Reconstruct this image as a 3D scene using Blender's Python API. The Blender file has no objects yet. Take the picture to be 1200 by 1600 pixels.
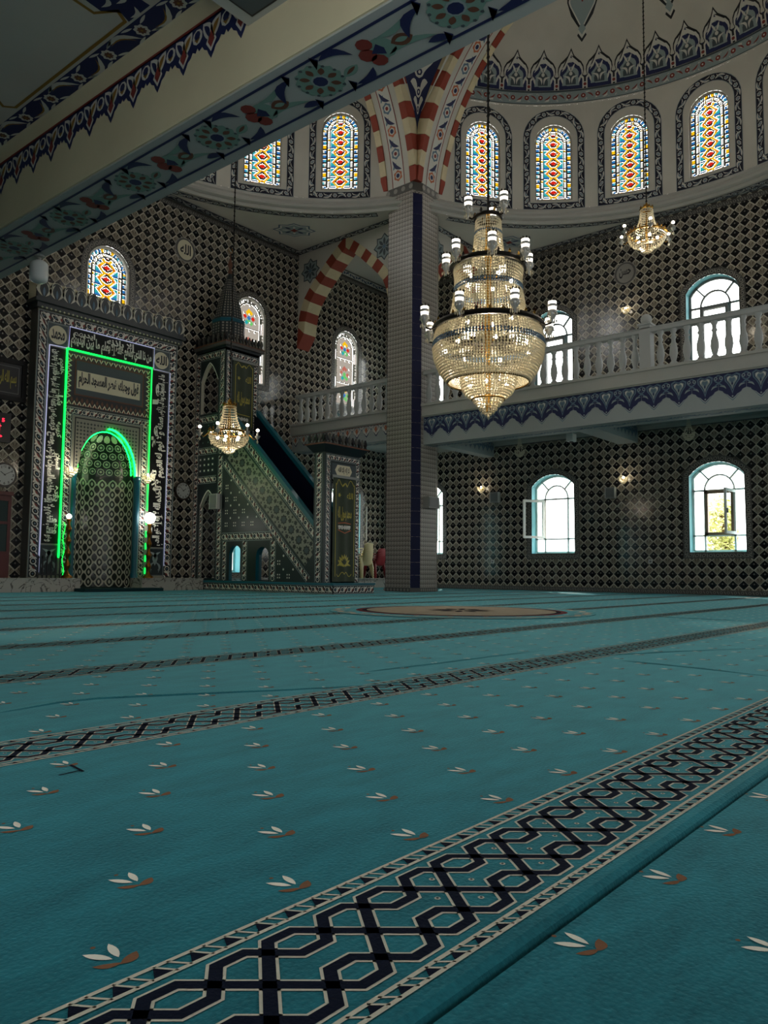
import bpy, math, random
import numpy as np
from mathutils import Vector, Matrix
R_ = math.radians
random.seed(7)
SC = bpy.context.scene
COL = SC.collection

# ------------------------------------------------------------------ camera
cam_d = bpy.data.cameras.new('camera'); cam = bpy.data.objects.new('camera', cam_d); COL.objects.link(cam)
cam_d.sensor_fit = 'HORIZONTAL'; cam_d.sensor_width = 36.0; cam_d.lens = 36.0 * 1227.98 / 1200.0
cam_d.clip_start = 0.05; cam_d.clip_end = 400
YAW, PITCH, ROLL = 0.693560, 0.076263, 0.009816
_fw = Vector((math.cos(YAW) * math.cos(PITCH), math.sin(YAW) * math.cos(PITCH), math.sin(PITCH)))
_rt = Vector((math.sin(YAW), -math.cos(YAW), 0)); _up = _rt.cross(_fw)
_r2 = _rt * math.cos(ROLL) + _up * math.sin(ROLL); _u2 = _up * math.cos(ROLL) - _rt * math.sin(ROLL)
cam.matrix_world = Matrix(((_r2.x, _u2.x, -_fw.x, 0), (_r2.y, _u2.y, -_fw.y, 0), (_r2.z, _u2.z, -_fw.z, 0.5), (0, 0, 0, 1)))
SC.camera = cam
CAMP = Vector((0, 0, 0.5))
def in_frame(P, m=30):
    d = Vector(P) - CAMP; z = d.dot(_fw)
    if z < 0.2: return False
    x = 600 + 1228 * d.dot(_r2) / z; y = 800 - 1228 * d.dot(_u2) / z
    return -m < x < 1200 + m and -m < y < 1600 + m

# ------------------------------------------------------------------ sky, sun, exposure
SKY = 8.0
EXPOSURE = -0.25
world = bpy.data.worlds.new('sky'); SC.world = world; world.use_nodes = True
_b = world.node_tree.nodes['Background']; _b.inputs[0].default_value = (1.0, 0.985, 0.95, 1); _b.inputs[1].default_value = SKY
sun_d = bpy.data.lights.new('sun', 'SUN'); sun_d.energy = 13.0; sun_d.angle = R_(0.6); sun_d.color = (1.0, 0.93, 0.82)
sun = bpy.data.objects.new('sun', sun_d); COL.objects.link(sun)
sun.rotation_euler = Vector((-0.60, -0.42, -0.62)).to_track_quat('-Z', 'Y').to_euler(); sun.location = (30, 8, 25)
SC.view_settings.view_transform = 'Standard'; SC.view_settings.look = 'None'
SC.view_settings.exposure = EXPOSURE; SC.view_settings.gamma = 1.0; SC.view_settings.use_curve_mapping = False
SC.cycles.use_denoising = True
SC.cycles.max_bounces = 10; SC.cycles.diffuse_bounces = 6; SC.cycles.glossy_bounces = 3; SC.cycles.transmission_bounces = 4
SC.cycles.transparent_max_bounces = 12
SC.cycles.caustics_reflective = False; SC.cycles.caustics_refractive = False
SC.cycles.sample_clamp_indirect = 6.0
def portal(p, nrm, w, h):
    """daylight portal across a window opening (guides the sky's light through it)"""
    L = bpy.data.lights.new('daylight_portal', 'AREA'); L.shape = 'RECTANGLE'; L.size = w; L.size_y = h
    L.cycles.is_portal = True
    o = bpy.data.objects.new('daylight_portal', L); COL.objects.link(o)
    o.location = p; o.rotation_euler = Vector(nrm).to_track_quat('-Z', 'Z').to_euler()

# ------------------------------------------------------------------ materials
def lin(c):
    c = c / 255.0
    return c / 12.92 if c <= 0.04045 else ((c + 0.055) / 1.055) ** 2.4
def rgb(*c): return tuple(lin(x) for x in c) + (1.0,)
MATS = {}
def mat(name, col, rough=0.6, metal=0.0, noise=0.0, scale=6.0, bump=0.0, spec=0.5, emit=None, power=0.0):
    m = bpy.data.materials.new(name); m.use_nodes = True; nt = m.node_tree; b = nt.nodes['Principled BSDF']
    b.inputs['Base Color'].default_value = rgb(*col); b.inputs['Roughness'].default_value = rough
    b.inputs['Metallic'].default_value = metal; b.inputs['Specular IOR Level'].default_value = spec
    if noise or bump:
        tc = nt.nodes.new('ShaderNodeTexCoord'); n = nt.nodes.new('ShaderNodeTexNoise')
        n.inputs['Scale'].default_value = scale; n.inputs['Detail'].default_value = 4
        nt.links.new(tc.outputs['Object'], n.inputs['Vector'])
        if noise:
            r = nt.nodes.new('ShaderNodeMapRange'); r.inputs[1].default_value = 0.3; r.inputs[2].default_value = 0.7
            r.inputs[3].default_value = 1 - noise; r.inputs[4].default_value = 1 + noise
            nt.links.new(n.outputs['Fac'], r.inputs[0])
            h = nt.nodes.new('ShaderNodeHueSaturation'); h.inputs['Color'].default_value = rgb(*col)
            nt.links.new(r.outputs[0], h.inputs['Value']); nt.links.new(h.outputs[0], b.inputs['Base Color'])
        if bump:
            bp = nt.nodes.new('ShaderNodeBump'); bp.inputs['Strength'].default_value = bump; bp.inputs['Distance'].default_value = 0.01
            nt.links.new(n.outputs['Fac'], bp.inputs['Height']); nt.links.new(bp.outputs[0], b.inputs['Normal'])
    if emit:
        b.inputs['Emission Color'].default_value = rgb(*emit); b.inputs['Emission Strength'].default_value = power
    MATS[name] = m
    return m
class Nd:
    """small helper to write shader maths as expressions"""
    def __init__(s, nt, so): s.nt, s.so = nt, so
    def op(s, o, b=None, c=None):
        n = s.nt.nodes.new('ShaderNodeMath'); n.operation = o
        for i, x in enumerate((s, b, c)):
            if x is None: continue
            if isinstance(x, Nd): s.nt.links.new(x.so, n.inputs[i])
            else: n.inputs[i].default_value = x
        return Nd(s.nt, n.outputs[0])
    def __add__(s, b): return s.op('ADD', b)
    def __sub__(s, b): return s.op('SUBTRACT', b)
    def __mul__(s, b): return s.op('MULTIPLY', b)
    def __gt__(s, b): return s.op('GREATER_THAN', b)
    def __lt__(s, b): return s.op('LESS_THAN', b)
    def abs(s): return s.op('ABSOLUTE')
    def frac(s): return s.op('FRACT')
    def sin(s): return s.op('SINE')
def mixc(nt, fac, a, b):
    n = nt.nodes.new('ShaderNodeMix'); n.data_type = 'RGBA'
    nt.links.new(fac.so, n.inputs[0])
    for i, x in ((6, a), (7, b)):
        if isinstance(x, tuple): n.inputs[i].default_value = x
        else: nt.links.new(x, n.inputs[i])
    return n.outputs[2]
def shader_base(name, rough, spec=0.5):
    m = bpy.data.materials.new(name); m.use_nodes = True; nt = m.node_tree; b = nt.nodes['Principled BSDF']
    b.inputs['Roughness'].default_value = rough; b.inputs['Specular IOR Level'].default_value = spec
    MATS[name] = m
    return m, nt, b
def sep(nt, sock):
    n = nt.nodes.new('ShaderNodeSeparateXYZ'); nt.links.new(sock, n.inputs[0])
    return [Nd(nt, n.outputs[i]) for i in range(3)]

def tile_material(name, dark):
    m, nt, b = shader_base(name, 0.13, 0.5)
    uv = nt.nodes.new('ShaderNodeUVMap'); x, y, _ = sep(nt, uv.outputs[0])
    u = x * 2.0 - 1.0; v = y * 2.0 - 1.0
    d = u.abs() + v.abs()
    a = u.op('ARCTAN2', v + 0.62); r = (u * u + (v + 0.62) * (v + 0.62)).op('SQRT')
    oi = nt.nodes.new('ShaderNodeTexNoise'); oi.inputs['Scale'].default_value = 1.3
    tc = nt.nodes.new('ShaderNodeTexCoord'); nt.links.new(tc.outputs['Object'], oi.inputs['Vector'])
    if not dark:
        pet = ((a * 8.0).op('COSINE') < -0.45).op('MULTIPLY', r > 0.22).op('MULTIPLY', r < 1.02)
        c = mixc(nt, pet, rgb(150, 142, 128), rgb(102, 93, 80))
        c = mixc(nt, (d + (v > 0.0) * 0.15) > 0.90, c, rgb(216, 209, 193))
    else:
        dot = (u * u + (v - 0.22) * (v - 0.22)) < 0.018
        wav = ((a * 5.0).op('COSINE') * 0.16 + r).op('SUBTRACT', 0.78).abs() < 0.045
        c = mixc(nt, wav, rgb(21, 21, 26), rgb(62, 62, 66))
        c = mixc(nt, dot, c, rgb(150, 146, 138))
        c = mixc(nt, (u.abs() * 0.98 + v.abs() * 1.04) > 0.94, c, rgb(168, 160, 146))
    nt.links.new(c, b.inputs['Base Color'])
tile_material('tile_light', False); tile_material('tile_dark', True)

def column_tile():
    m, nt, b = shader_base('column_tile', 0.3, 0.5)
    tc = nt.nodes.new('ShaderNodeTexCoord'); x, y, z = sep(nt, tc.outputs['Object'])
    u = (x + y) * 10.5
    tri = (u.frac() - 0.5).abs() * 2.0
    w = (z * 8.2 + tri * 0.62).frac()
    line = (w < 0.30).op('MULTIPLY', (u + 0.25).frac() < 0.62)
    w2 = ((z * 8.2 - tri * 0.62).frac() - 0.60).abs() < 0.12
    c = mixc(nt, line, rgb(172, 165, 156), rgb(82, 77, 75))
    c = mixc(nt, w2, c, rgb(118, 111, 106))
    nt.links.new(c, b.inputs['Base Color'])
column_tile()

def carpet_material():
    m, nt, b = shader_base('carpet', 0.95, 0.15)
    tc = nt.nodes.new('ShaderNodeTexCoord')
    mp = nt.nodes.new('ShaderNodeMapping'); mp.inputs['Scale'].default_value = (0.6, 1.6, 1.0); nt.links.new(tc.outputs['Object'], mp.inputs[0])
    n1 = nt.nodes.new('ShaderNodeTexNoise'); n1.inputs['Scale'].default_value = 7; n1.inputs['Detail'].default_value = 6; n1.inputs['Roughness'].default_value = 0.65
    nt.links.new(mp.outputs[0], n1.inputs['Vector'])
    n2 = nt.nodes.new('ShaderNodeTexNoise'); n2.inputs['Scale'].default_value = 130; n2.inputs['Detail'].default_value = 2
    nt.links.new(tc.outputs['Object'], n2.inputs['Vector'])
    cr = nt.nodes.new('ShaderNodeValToRGB'); cr.color_ramp.elements[0].position = 0.32; cr.color_ramp.elements[1].position = 0.72
    cr.color_ramp.elements[0].color = rgb(16, 72, 82); cr.color_ramp.elements[1].color = rgb(34, 114, 126)
    nt.links.new((Nd(nt, n1.outputs['Fac']) * 0.7 + Nd(nt, n2.outputs['Fac']) * 0.3).so, cr.inputs[0])
    nt.links.new(cr.outputs[0], b.inputs['Base Color'])
    bp = nt.nodes.new('ShaderNodeBump'); bp.inputs['Strength'].default_value = 0.45; bp.inputs['Distance'].default_value = 0.004
    nt.links.new(n2.outputs['Fac'], bp.inputs['Height']); nt.links.new(bp.outputs[0], b.inputs['Normal'])
    b.inputs['Sheen Weight'].default_value = 0.6; b.inputs['Sheen Roughness'].default_value = 0.35; b.inputs['Sheen Tint'].default_value = rgb(130, 205, 210)
carpet_material()

def marble_material():
    m, nt, b = shader_base('marble', 0.25, 0.5)
    tc = nt.nodes.new('ShaderNodeTexCoord'); n = nt.nodes.new('ShaderNodeTexNoise')
    n.inputs['Scale'].default_value = 2.2; n.inputs['Detail'].default_value = 8; n.inputs['Distortion'].default_value = 2.5
    nt.links.new(tc.outputs['Object'], n.inputs['Vector'])
    v = (Nd(nt, n.outputs['Fac']) - 0.5).abs() < 0.018
    nt.links.new(mixc(nt, v, rgb(196, 192, 184), rgb(112, 108, 104)), b.inputs['Base Color'])
marble_material()

def glass(name, target):
    """tinted stained glass: lets the sky through with the pane's colour"""
    m = bpy.data.materials.new(name); m.use_nodes = True; nt = m.node_tree; nt.nodes.clear()
    o = nt.nodes.new('ShaderNodeOutputMaterial'); t = nt.nodes.new('ShaderNodeBsdfTransparent')
    k = 1.0 / (SKY * 2 ** EXPOSURE)
    c = rgb(*target); t.inputs[0].default_value = (c[0] * k, c[1] * k, c[2] * k, 1)
    nt.links.new(t.outputs[0], o.inputs[0]); MATS[name] = m
for n_, c_ in dict(g_red=(215, 38, 22), g_yellow=(250, 196, 20), g_orange=(236, 130, 20), g_teal=(40, 168, 172), g_cyan=(72, 178, 196),
                   g_blue=(48, 120, 190), g_white=(226, 227, 224), g_green=(110, 200, 110), g_pale=(176, 168, 158), g_rose=(190, 110, 96), g_sky=(120, 150, 180)).items():
    glass(n_, c_)
def clear_glass():
    m = bpy.data.materials.new('window_glass'); m.use_nodes = True; nt = m.node_tree; nt.nodes.clear()
    o = nt.nodes.new('ShaderNodeOutputMaterial'); t = nt.nodes.new('ShaderNodeBsdfTransparent'); t.inputs[0].default_value = (0.86, 0.88, 0.88, 1)
    nt.links.new(t.outputs[0], o.inputs[0]); MATS['window_glass'] = m
clear_glass()
def crystal():
    m = bpy.data.materials.new('crystal'); m.use_nodes = True; nt = m.node_tree; nt.nodes.clear()
    o = nt.nodes.new('ShaderNodeOutputMaterial')
    tr = nt.nodes.new('ShaderNodeBsdfTranslucent'); tr.inputs[0].default_value = (0.97, 0.93, 0.80, 1)
    gl = nt.nodes.new('ShaderNodeBsdfGlossy'); gl.inputs[0].default_value = (0.95, 0.92, 0.85, 1); gl.inputs['Roughness'].default_value = 0.12
    df = nt.nodes.new('ShaderNodeBsdfDiffuse'); df.inputs[0].default_value = (0.78, 0.70, 0.52, 1)
    a = nt.nodes.new('ShaderNodeMixShader'); a.inputs[0].default_value = 0.35; b = nt.nodes.new('ShaderNodeMixShader'); b.inputs[0].default_value = 0.4
    nt.links.new(tr.outputs[0], a.inputs[1]); nt.links.new(gl.outputs[0], a.inputs[2])
    nt.links.new(a.outputs[0], b.inputs[1]); nt.links.new(df.outputs[0], b.inputs[2]); nt.links.new(b.outputs[0], o.inputs[0])
    MATS['crystal'] = m
crystal()

mat('plaster', (208, 204, 194), 0.85, noise=0.05, scale=1.2)
mat('cream_plaster', (222, 212, 178), 0.85, noise=0.05, scale=1.5)
mat('grey_paint', (178, 182, 178), 0.7, noise=0.04, scale=2)
mat('gallery_paint', (166, 174, 174), 0.6, noise=0.03, scale=2)
mat('fascia_paint', (182, 182, 176), 0.6, noise=0.03, scale=2)
mat('rail_paint', (186, 188, 186), 0.45)
mat('backing_tile', (70, 66, 60), 0.35)
mat('border_tile', (88, 86, 83), 0.3)
mat('border_motif', (150, 146, 138), 0.3)
mat('navy', (26, 36, 84), 0.6)
mat('deep_navy', (14, 18, 44), 0.35, noise=0.15, scale=3)
mat('chamfer_navy', (14, 20, 64), 0.55, spec=0.3, noise=0.1, scale=2)
mat('ink', (20, 20, 26), 0.35)
mat('paint_white', (214, 212, 204), 0.6)
mat('glaze_white', (236, 232, 222), 0.3)
mat('paint_grey', (150, 164, 166), 0.6)
mat('paint_bluegrey', (96, 122, 142), 0.6)
mat('sage', (124, 158, 146), 0.65)
mat('brick_red', (150, 62, 44), 0.7, noise=0.08, scale=4)
mat('paint_red', (134, 52, 44), 0.65)
mat('paint_brown', (110, 70, 52), 0.65)
mat('gold_paint', (150, 112, 40), 0.6)
mat('voussoir_cream', (220, 206, 170), 0.75, noise=0.06, scale=4)
mat('orange_paint', (196, 110, 74), 0.65)
mat('lead', (92, 88, 82), 0.7)
mat('tracery', (170, 164, 154), 0.8)
mat('reveal_teal', (120, 190, 200), 0.6)
mat('frame_white', (242, 240, 234), 0.4)
mat('frame_grey', (120, 122, 122), 0.5)
mat('frame_brown', (150, 126, 104), 0.5)
mat('black_panel', (7, 7, 11), 0.5, spec=0.3)
mat('calligraphy_white', (242, 240, 230), 0.5)
mat('plaque_cream', (230, 222, 194), 0.5)
mat('slate', (70, 82, 88), 0.5)
mat('teal_paint', (16, 92, 112), 0.3)
mat('teal_wood', (20, 104, 122), 0.35)
mat('minbar_dark', (34, 44, 48), 0.35)
mat('minbar_grey', (150, 148, 136), 0.4)
mat('niche_light', (198, 195, 178), 0.25)
mat('niche_dark', (38, 42, 40), 0.25)
mat('banner_green', (62, 72, 56), 0.7, noise=0.08, scale=8)
mat('gold_thread', (186, 172, 70), 0.5)
mat('brass', (150, 104, 40), 0.3, metal=0.9)
mat('dark_metal', (44, 40, 36), 0.35, metal=0.8)
mat('gold_metal', (170, 130, 60), 0.25, metal=0.9)
mat('bead_blue', (90, 110, 130), 0.2)
mat('chain_metal', (40, 38, 36), 0.5, metal=0.6)
mat('silver_glass', (190, 190, 186), 0.15, metal=0.3)
mat('white_plastic', (226, 226, 222), 0.4)
mat('grey_plastic', (150, 152, 148), 0.5)
mat('black_plastic', (20, 20, 22), 0.4)
mat('clock_face', (206, 208, 206), 0.4)
mat('clock_rim', (44, 30, 24), 0.35)
mat('maroon_wood', (92, 30, 32), 0.45, noise=0.15, scale=6)
mat('smoked_glass', (60, 74, 74), 0.1)
mat('chair_cream', (224, 208, 160), 0.45)
mat('chair_red', (140, 40, 46), 0.45)
mat('carpet_navy', (12, 18, 34), 0.95, spec=0.1, bump=0.3, scale=150)
mat('carpet_cream', (186, 180, 164), 0.95, spec=0.1, bump=0.3, scale=150)
mat('carpet_white', (216, 210, 196), 0.95, spec=0.1, bump=0.3, scale=150)
mat('carpet_brown', (120, 84, 62), 0.95, spec=0.1, bump=0.3, scale=150)
mat('carpet_red', (120, 50, 56), 0.95, spec=0.1)
mat('carpet_beige', (176, 164, 146), 0.95, spec=0.1)
mat('carpet_seam', (10, 46, 54), 0.95, spec=0.1)
mat('mat_teal', (10, 52, 60), 0.9)
mat('leaf_green', (206, 208, 140), 0.8, noise=0.3, scale=3)
mat('paving', (120, 117, 112), 0.9, noise=0.1, scale=1)
mat('bark', (90, 70, 50), 0.9)
mat('bulb', (255, 244, 220), 0.4, emit=(255, 240, 214), power=22)
mat('globe_lamp', (255, 252, 244), 0.4, emit=(255, 250, 240), power=14)
mat('lamp_glass', (250, 246, 236), 0.3, emit=(255, 246, 230), power=3.0)
mat('neon_green', (20, 230, 70), 0.4, emit=(8, 255, 78), power=3.2)
mat('neon_arch', (20, 230, 70), 0.4, emit=(8, 255, 78), power=11.0)
mat('neon_white', (220, 220, 255), 0.4, emit=(205, 205, 255), power=0.6)
mat('led_red', (255, 40, 60), 0.4, emit=(255, 30, 60), power=4.0)
mat('jar_glass', (214, 216, 214), 0.25)

# ------------------------------------------------------------------ mesh helpers
class MB:
    def __init__(s): s.v, s.f, s.m, s.mn = [], [], [], []
    def mi(s, n):
        if n not in s.mn: s.mn.append(n)
        return s.mn.index(n)
    def face(s, pts, m):
        k = len(s.v); s.v += [tuple(p) for p in pts]; s.f.append(tuple(range(k, k + len(pts)))); s.m.append(s.mi(m))
    def grid(s, rows, m, closed=False):
        """rows of points -> shared-vertex quads"""
        k = len(s.v); n = len(rows[0])
        for r in rows: s.v += [tuple(p) for p in r]
        i = s.mi(m)
        for a in range(len(rows) - 1):
            for b in range(n if closed else n - 1):
                c = (b + 1) % n
                s.f.append((k + a * n + b, k + a * n + c, k + (a + 1) * n + c, k + (a + 1) * n + b)); s.m.append(i)
    def box(s, x0, x1, y0, y1, z0, z1, m):
        s.hexa([(x0, y0, z0), (x1, y0, z0), (x1, y1, z0), (x0, y1, z0), (x0, y0, z1), (x1, y0, z1), (x1, y1, z1), (x0, y1, z1)], m)
    def hexa(s, p, m):
        k = len(s.v); s.v += [tuple(q) for q in p]; i = s.mi(m)
        for f in ((3, 2, 1, 0), (4, 5, 6, 7), (0, 1, 5, 4), (1, 2, 6, 5), (2, 3, 7, 6), (3, 0, 4, 7)):
            s.f.append(tuple(k + j for j in f)); s.m.append(i)
    def prism(s, pts, fn, w0, w1, m):
        """2-D outline extruded between depths w0 and w1 through fn(u,v,w)"""
        k = len(s.v); n = len(pts); i = s.mi(m)
        s.v += [tuple(fn(u, v, w0)) for u, v in pts] + [tuple(fn(u, v, w1)) for u, v in pts]
        s.f.append(tuple(range(k, k + n))); s.m.append(i)
        s.f.append(tuple(range(k + 2 * n - 1, k + n - 1, -1))); s.m.append(i)
        for j in range(n):
            q = (j + 1) % n; s.f.append((k + j, k + n + j, k + n + q, k + q)); s.m.append(i)
    def lathe(s, prof, c, m, n=16, a0=0.0, a1=2 * math.pi):
        full = abs(a1 - a0 - 2 * math.pi) < 1e-6
        st = n if full else n + 1
        rows = [[(c[0] + r * math.cos(a0 + (a1 - a0) * j / n), c[1] + r * math.sin(a0 + (a1 - a0) * j / n), c[2] + z) for j in range(st)] for r, z in prof]
        s.grid(rows, m, closed=full)
    def tube(s, path, r, m, n=6):
        rows = []
        for i, p in enumerate(path):
            p = Vector(p); d = (Vector(path[min(i + 1, len(path) - 1)]) - Vector(path[max(i - 1, 0)])).normalized()
            a = d.orthogonal().normalized() if abs(d.z) > 0.95 else d.cross(Vector((0, 0, 1))).normalized()
            b = d.cross(a)
            rr = r[i] if isinstance(r, (list, tuple)) else r
            rows.append([p + (a * math.cos(2 * math.pi * j / n) + b * math.sin(2 * math.pi * j / n)) * rr for j in range(n)])
        s.grid(rows, m, closed=True)
        s.face(rows[0][::-1], m); s.face(rows[-1], m)
    def sphere(s, c, r, m, n=12, k=8, sz=1.0):
        s.lathe([(max(1e-4, r * math.sin(math.pi * i / k)), -r * sz * math.cos(math.pi * i / k)) for i in range(k + 1)], c, m, n)
    def octa(s, c, r, m, h=1.0):
        k = len(s.v); x, y, z = c; i = s.mi(m)
        s.v += [(x + r, y, z), (x, y + r, z), (x - r, y, z), (x, y - r, z), (x, y, z + r * h), (x, y, z - r * h)]
        for f in ((0, 1, 4), (1, 2, 4), (2, 3, 4), (3, 0, 4), (1, 0, 5), (2, 1, 5), (3, 2, 5), (0, 3, 5)):
            s.f.append(tuple(k + j for j in f)); s.m.append(i)
    def mesh(s, name, smooth=False):
        me = bpy.data.meshes.new(name); me.from_pydata(s.v, [], s.f)
        for n in s.mn: me.materials.append(MATS[n])
        me.polygons.foreach_set('material_index', s.m)
        if smooth:
            me.polygons.foreach_set('use_smooth', [True] * len(s.f))
        me.update()
        return me
    def build(s, name, parent=None, smooth=False, label=None, kind=None):
        return link(name, s.mesh(name, smooth), parent, label, kind)
def link(name, me, parent=None, label=None, kind=None, loc=None):
    o = bpy.data.objects.new(name, me); COL.objects.link(o)
    if loc is not None: o.location = loc
    if parent is not None:
        o.parent = parent; o.matrix_parent_inverse = Matrix.Translation(-Vector(parent.location)) if parent.type == 'EMPTY' else Matrix.Identity(4)
    if label: o['label'] = label
    if kind: o['kind'] = kind
    return o
def tag(o, label, cat, group=None, kind=None):
    o['label'] = label; o['category'] = cat
    if group: o['group'] = group
    if kind: o['kind'] = kind
    return o
def thing(name, label, cat, loc=(0, 0, 0), group=None, kind=None):
    o = bpy.data.objects.new(name, None); COL.objects.link(o); o.location = loc; o.empty_display_size = 0.1
    return tag(o, label, cat, group, kind)
def dup(root, label, group=None, move=None, rot=None):
    """copy a thing with its parts and sub-parts"""
    def cp(o, par):
        c = o.copy(); COL.objects.link(c)
        if par is not None: c.parent = par
        for ch in o.children: cp(ch, c)
        return c
    r = cp(root, None); r['label'] = label
    if group: r['group'] = group
    if move is not None: r.location = Vector(root.location) + Vector(move)
    if rot is not None: r.rotation_euler = rot
    return r

# ------------------------------------------------------------------ painted ornament helpers
class Deco:
    """draws thin layered ornament on a surface given by fn(u, v, offset)"""
    def __init__(s, mb, fn, base=0.004, step=0.0025): s.mb, s.fn, s.base, s.step = mb, fn, base, step
    def poly(s, pts, m, L=0): s.mb.face([s.fn(u, v, s.base + L * s.step) for u, v in pts], m)
    def rect(s, u0, u1, v0, v1, m, L=0, n=1):
        for i in range(n):
            a = u0 + (u1 - u0) * i / n; b = u0 + (u1 - u0) * (i + 1) / n
            s.poly([(a, v0), (b, v0), (b, v1), (a, v1)], m, L)
    def disc(s, u, v, r, m, L=1, n=10, rv=None):
        rv = rv or r
        s.poly([(u + r * math.cos(2 * math.pi * i / n), v + rv * math.sin(2 * math.pi * i / n)) for i in range(n)], m, L)
    def ros(s, u, v, r, m, L=1, petals=8, depth=0.2):
        n = petals * 4
        s.poly([(u + r * (1 - depth * (0.5 - 0.5 * math.cos(petals * 2 * math.pi * i / n))) * math.cos(2 * math.pi * i / n),
                 v + r * (1 - depth * (0.5 - 0.5 * math.cos(petals * 2 * math.pi * i / n))) * math.sin(2 * math.pi * i / n)) for i in range(n)], m, L)
    def star(s, u, v, r, m, L=1, k=8, inner=0.72, sq=1.0):
        s.poly([(u + (r if i % 2 == 0 else r * inner) * math.cos(math.pi * i / k), v + sq * (r if i % 2 == 0 else r * inner) * math.sin(math.pi * i / k)) for i in range(2 * k)], m, L)
    def leaf(s, u0, v0, u1, v1, w, m, L=1, bend=0.0):
        du, dv = u1 - u0, v1 - v0; l = math.hypot(du, dv) or 1; nx, ny = -dv / l, du / l
        A, B = [], []
        for i in range(7):
            t = i / 6; b = bend * l * math.sin(math.pi * t); h = w * math.sin(math.pi * t) ** 0.8
            A.append((u0 + du * t + nx * (b + h), v0 + dv * t + ny * (b + h))); B.append((u0 + du * t + nx * (b - h), v0 + dv * t + ny * (b - h)))
        s.poly(A + B[-2:0:-1], m, L)
    def stroke(s, pts, w, m, L=1, closed=False):
        n = len(pts); Lf, Rt = [], []
        for i in range(n):
            a = pts[i - 1] if (i or closed) else pts[i]; b = pts[(i + 1) % n] if (i < n - 1 or closed) else pts[i]
            p = pts[i]
            d1 = Vector((p[0] - a[0], p[1] - a[1])); d2 = Vector((b[0] - p[0], b[1] - p[1]))
            if d1.length < 1e-9: d1 = d2
            if d2.length < 1e-9: d2 = d1
            d1.normalize(); d2.normalize(); t = d1 + d2
            if t.length < 1e-6: t = d1
            t.normalize(); nn = Vector((-t.y, t.x)); k = min(2.0, 1.0 / max(0.3, nn.dot(Vector((-d1.y, d1.x)))))
            Lf.append((p[0] + nn.x * w / 2 * k, p[1] + nn.y * w / 2 * k)); Rt.append((p[0] - nn.x * w / 2 * k, p[1] - nn.y * w / 2 * k))
        for i in range(n if closed else n - 1):
            j = (i + 1) % n; s.poly([Rt[i], Rt[j], Lf[j], Lf[i]], m, L)
    def sub(s, g): return Deco(s.mb, lambda u, v, o: s.fn(*g(u, v), o), s.base, s.step)
    def path(s, pts, closed=False):
        """deco along a polyline: (distance, offset to the left) coordinates"""
        P = [Vector(p) for p in pts]
        if closed: P.append(P[0].copy())
        cum = [0.0]
        for a, b in zip(P, P[1:]): cum.append(cum[-1] + (b - a).length)
        N = []
        for i in range(len(P)):
            a = P[i - 1] if i else (P[-2] if closed else P[i]); b = P[i + 1] if i < len(P) - 1 else (P[1] if closed else P[i])
            d1 = (P[i] - a); d2 = (b - P[i])
            if d1.length < 1e-9: d1 = d2
            if d2.length < 1e-9: d2 = d1
            d1 = d1.normalized(); d2 = d2.normalized(); t = (d1 + d2).normalized(); n = Vector((-t.y, t.x))
            N.append(n * min(1.6, 1 / max(0.4, n.dot(Vector((-d1.y, d1.x))))))
        def g(x, t):
            i = 0
            while i < len(cum) - 2 and x > cum[i + 1]: i += 1
            k = (x - cum[i]) / max(1e-9, cum[i + 1] - cum[i])
            p = P[i].lerp(P[i + 1], k); n = N[i].lerp(N[i + 1], k) * t
            return (p.x + n.x, p.y + n.y)
        d = s.sub(g); d.len = cum[-1]; d.cum = cum
        return d
def ground(d, w, m, L=0):
    for a, b in zip(d.cum, d.cum[1:]): d.rect(a, b, -w / 2, w / 2, m, L, max(1, int((b - a) / 0.8)))
def lines(d, t, w, m, L=1):
    for a, b in zip(d.cum, d.cum[1:]):
        n = max(1, int((b - a) / 0.8))
        d.rect(a, b, t - w / 2, t + w / 2, m, L, n)
def band_tulip(d, w, bg='ink', edge='paint_grey', per=None):
    """dark tile band: ringed rosettes between slanted white leaves with red buds"""
    ground(d, w, bg); per = per or w * 1.15; n = max(1, round(d.len / per)); per = d.len / n
    lines(d, w / 2 - w * 0.05, w * 0.07, edge); lines(d, -w / 2 + w * 0.05, w * 0.07, edge)
    for i in range(n):
        c = per * (i + 0.25)
        d.disc(c, 0, w * 0.31, 'glaze_white', 1, 9); d.disc(c, 0, w * 0.22, 'black_panel', 2, 9); d.disc(c, 0, w * 0.09, 'paint_bluegrey', 3, 6)
        d.leaf(c + per * 0.22, -w * 0.36, c + per * 0.72, w * 0.34, w * 0.16, 'glaze_white', 1, 0.12)
        d.leaf(c + per * 0.36, -w * 0.20, c + per * 0.62, w * 0.12, w * 0.09, 'paint_red', 2)
        d.leaf(c + per * 0.20, w * 0.36, c + per * 0.42, w * 0.10, w * 0.08, 'glaze_white', 1); d.leaf(c + per * 0.55, -w * 0.38, c + per * 0.80, -w * 0.14, w * 0.07, 'glaze_white', 1)
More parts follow.
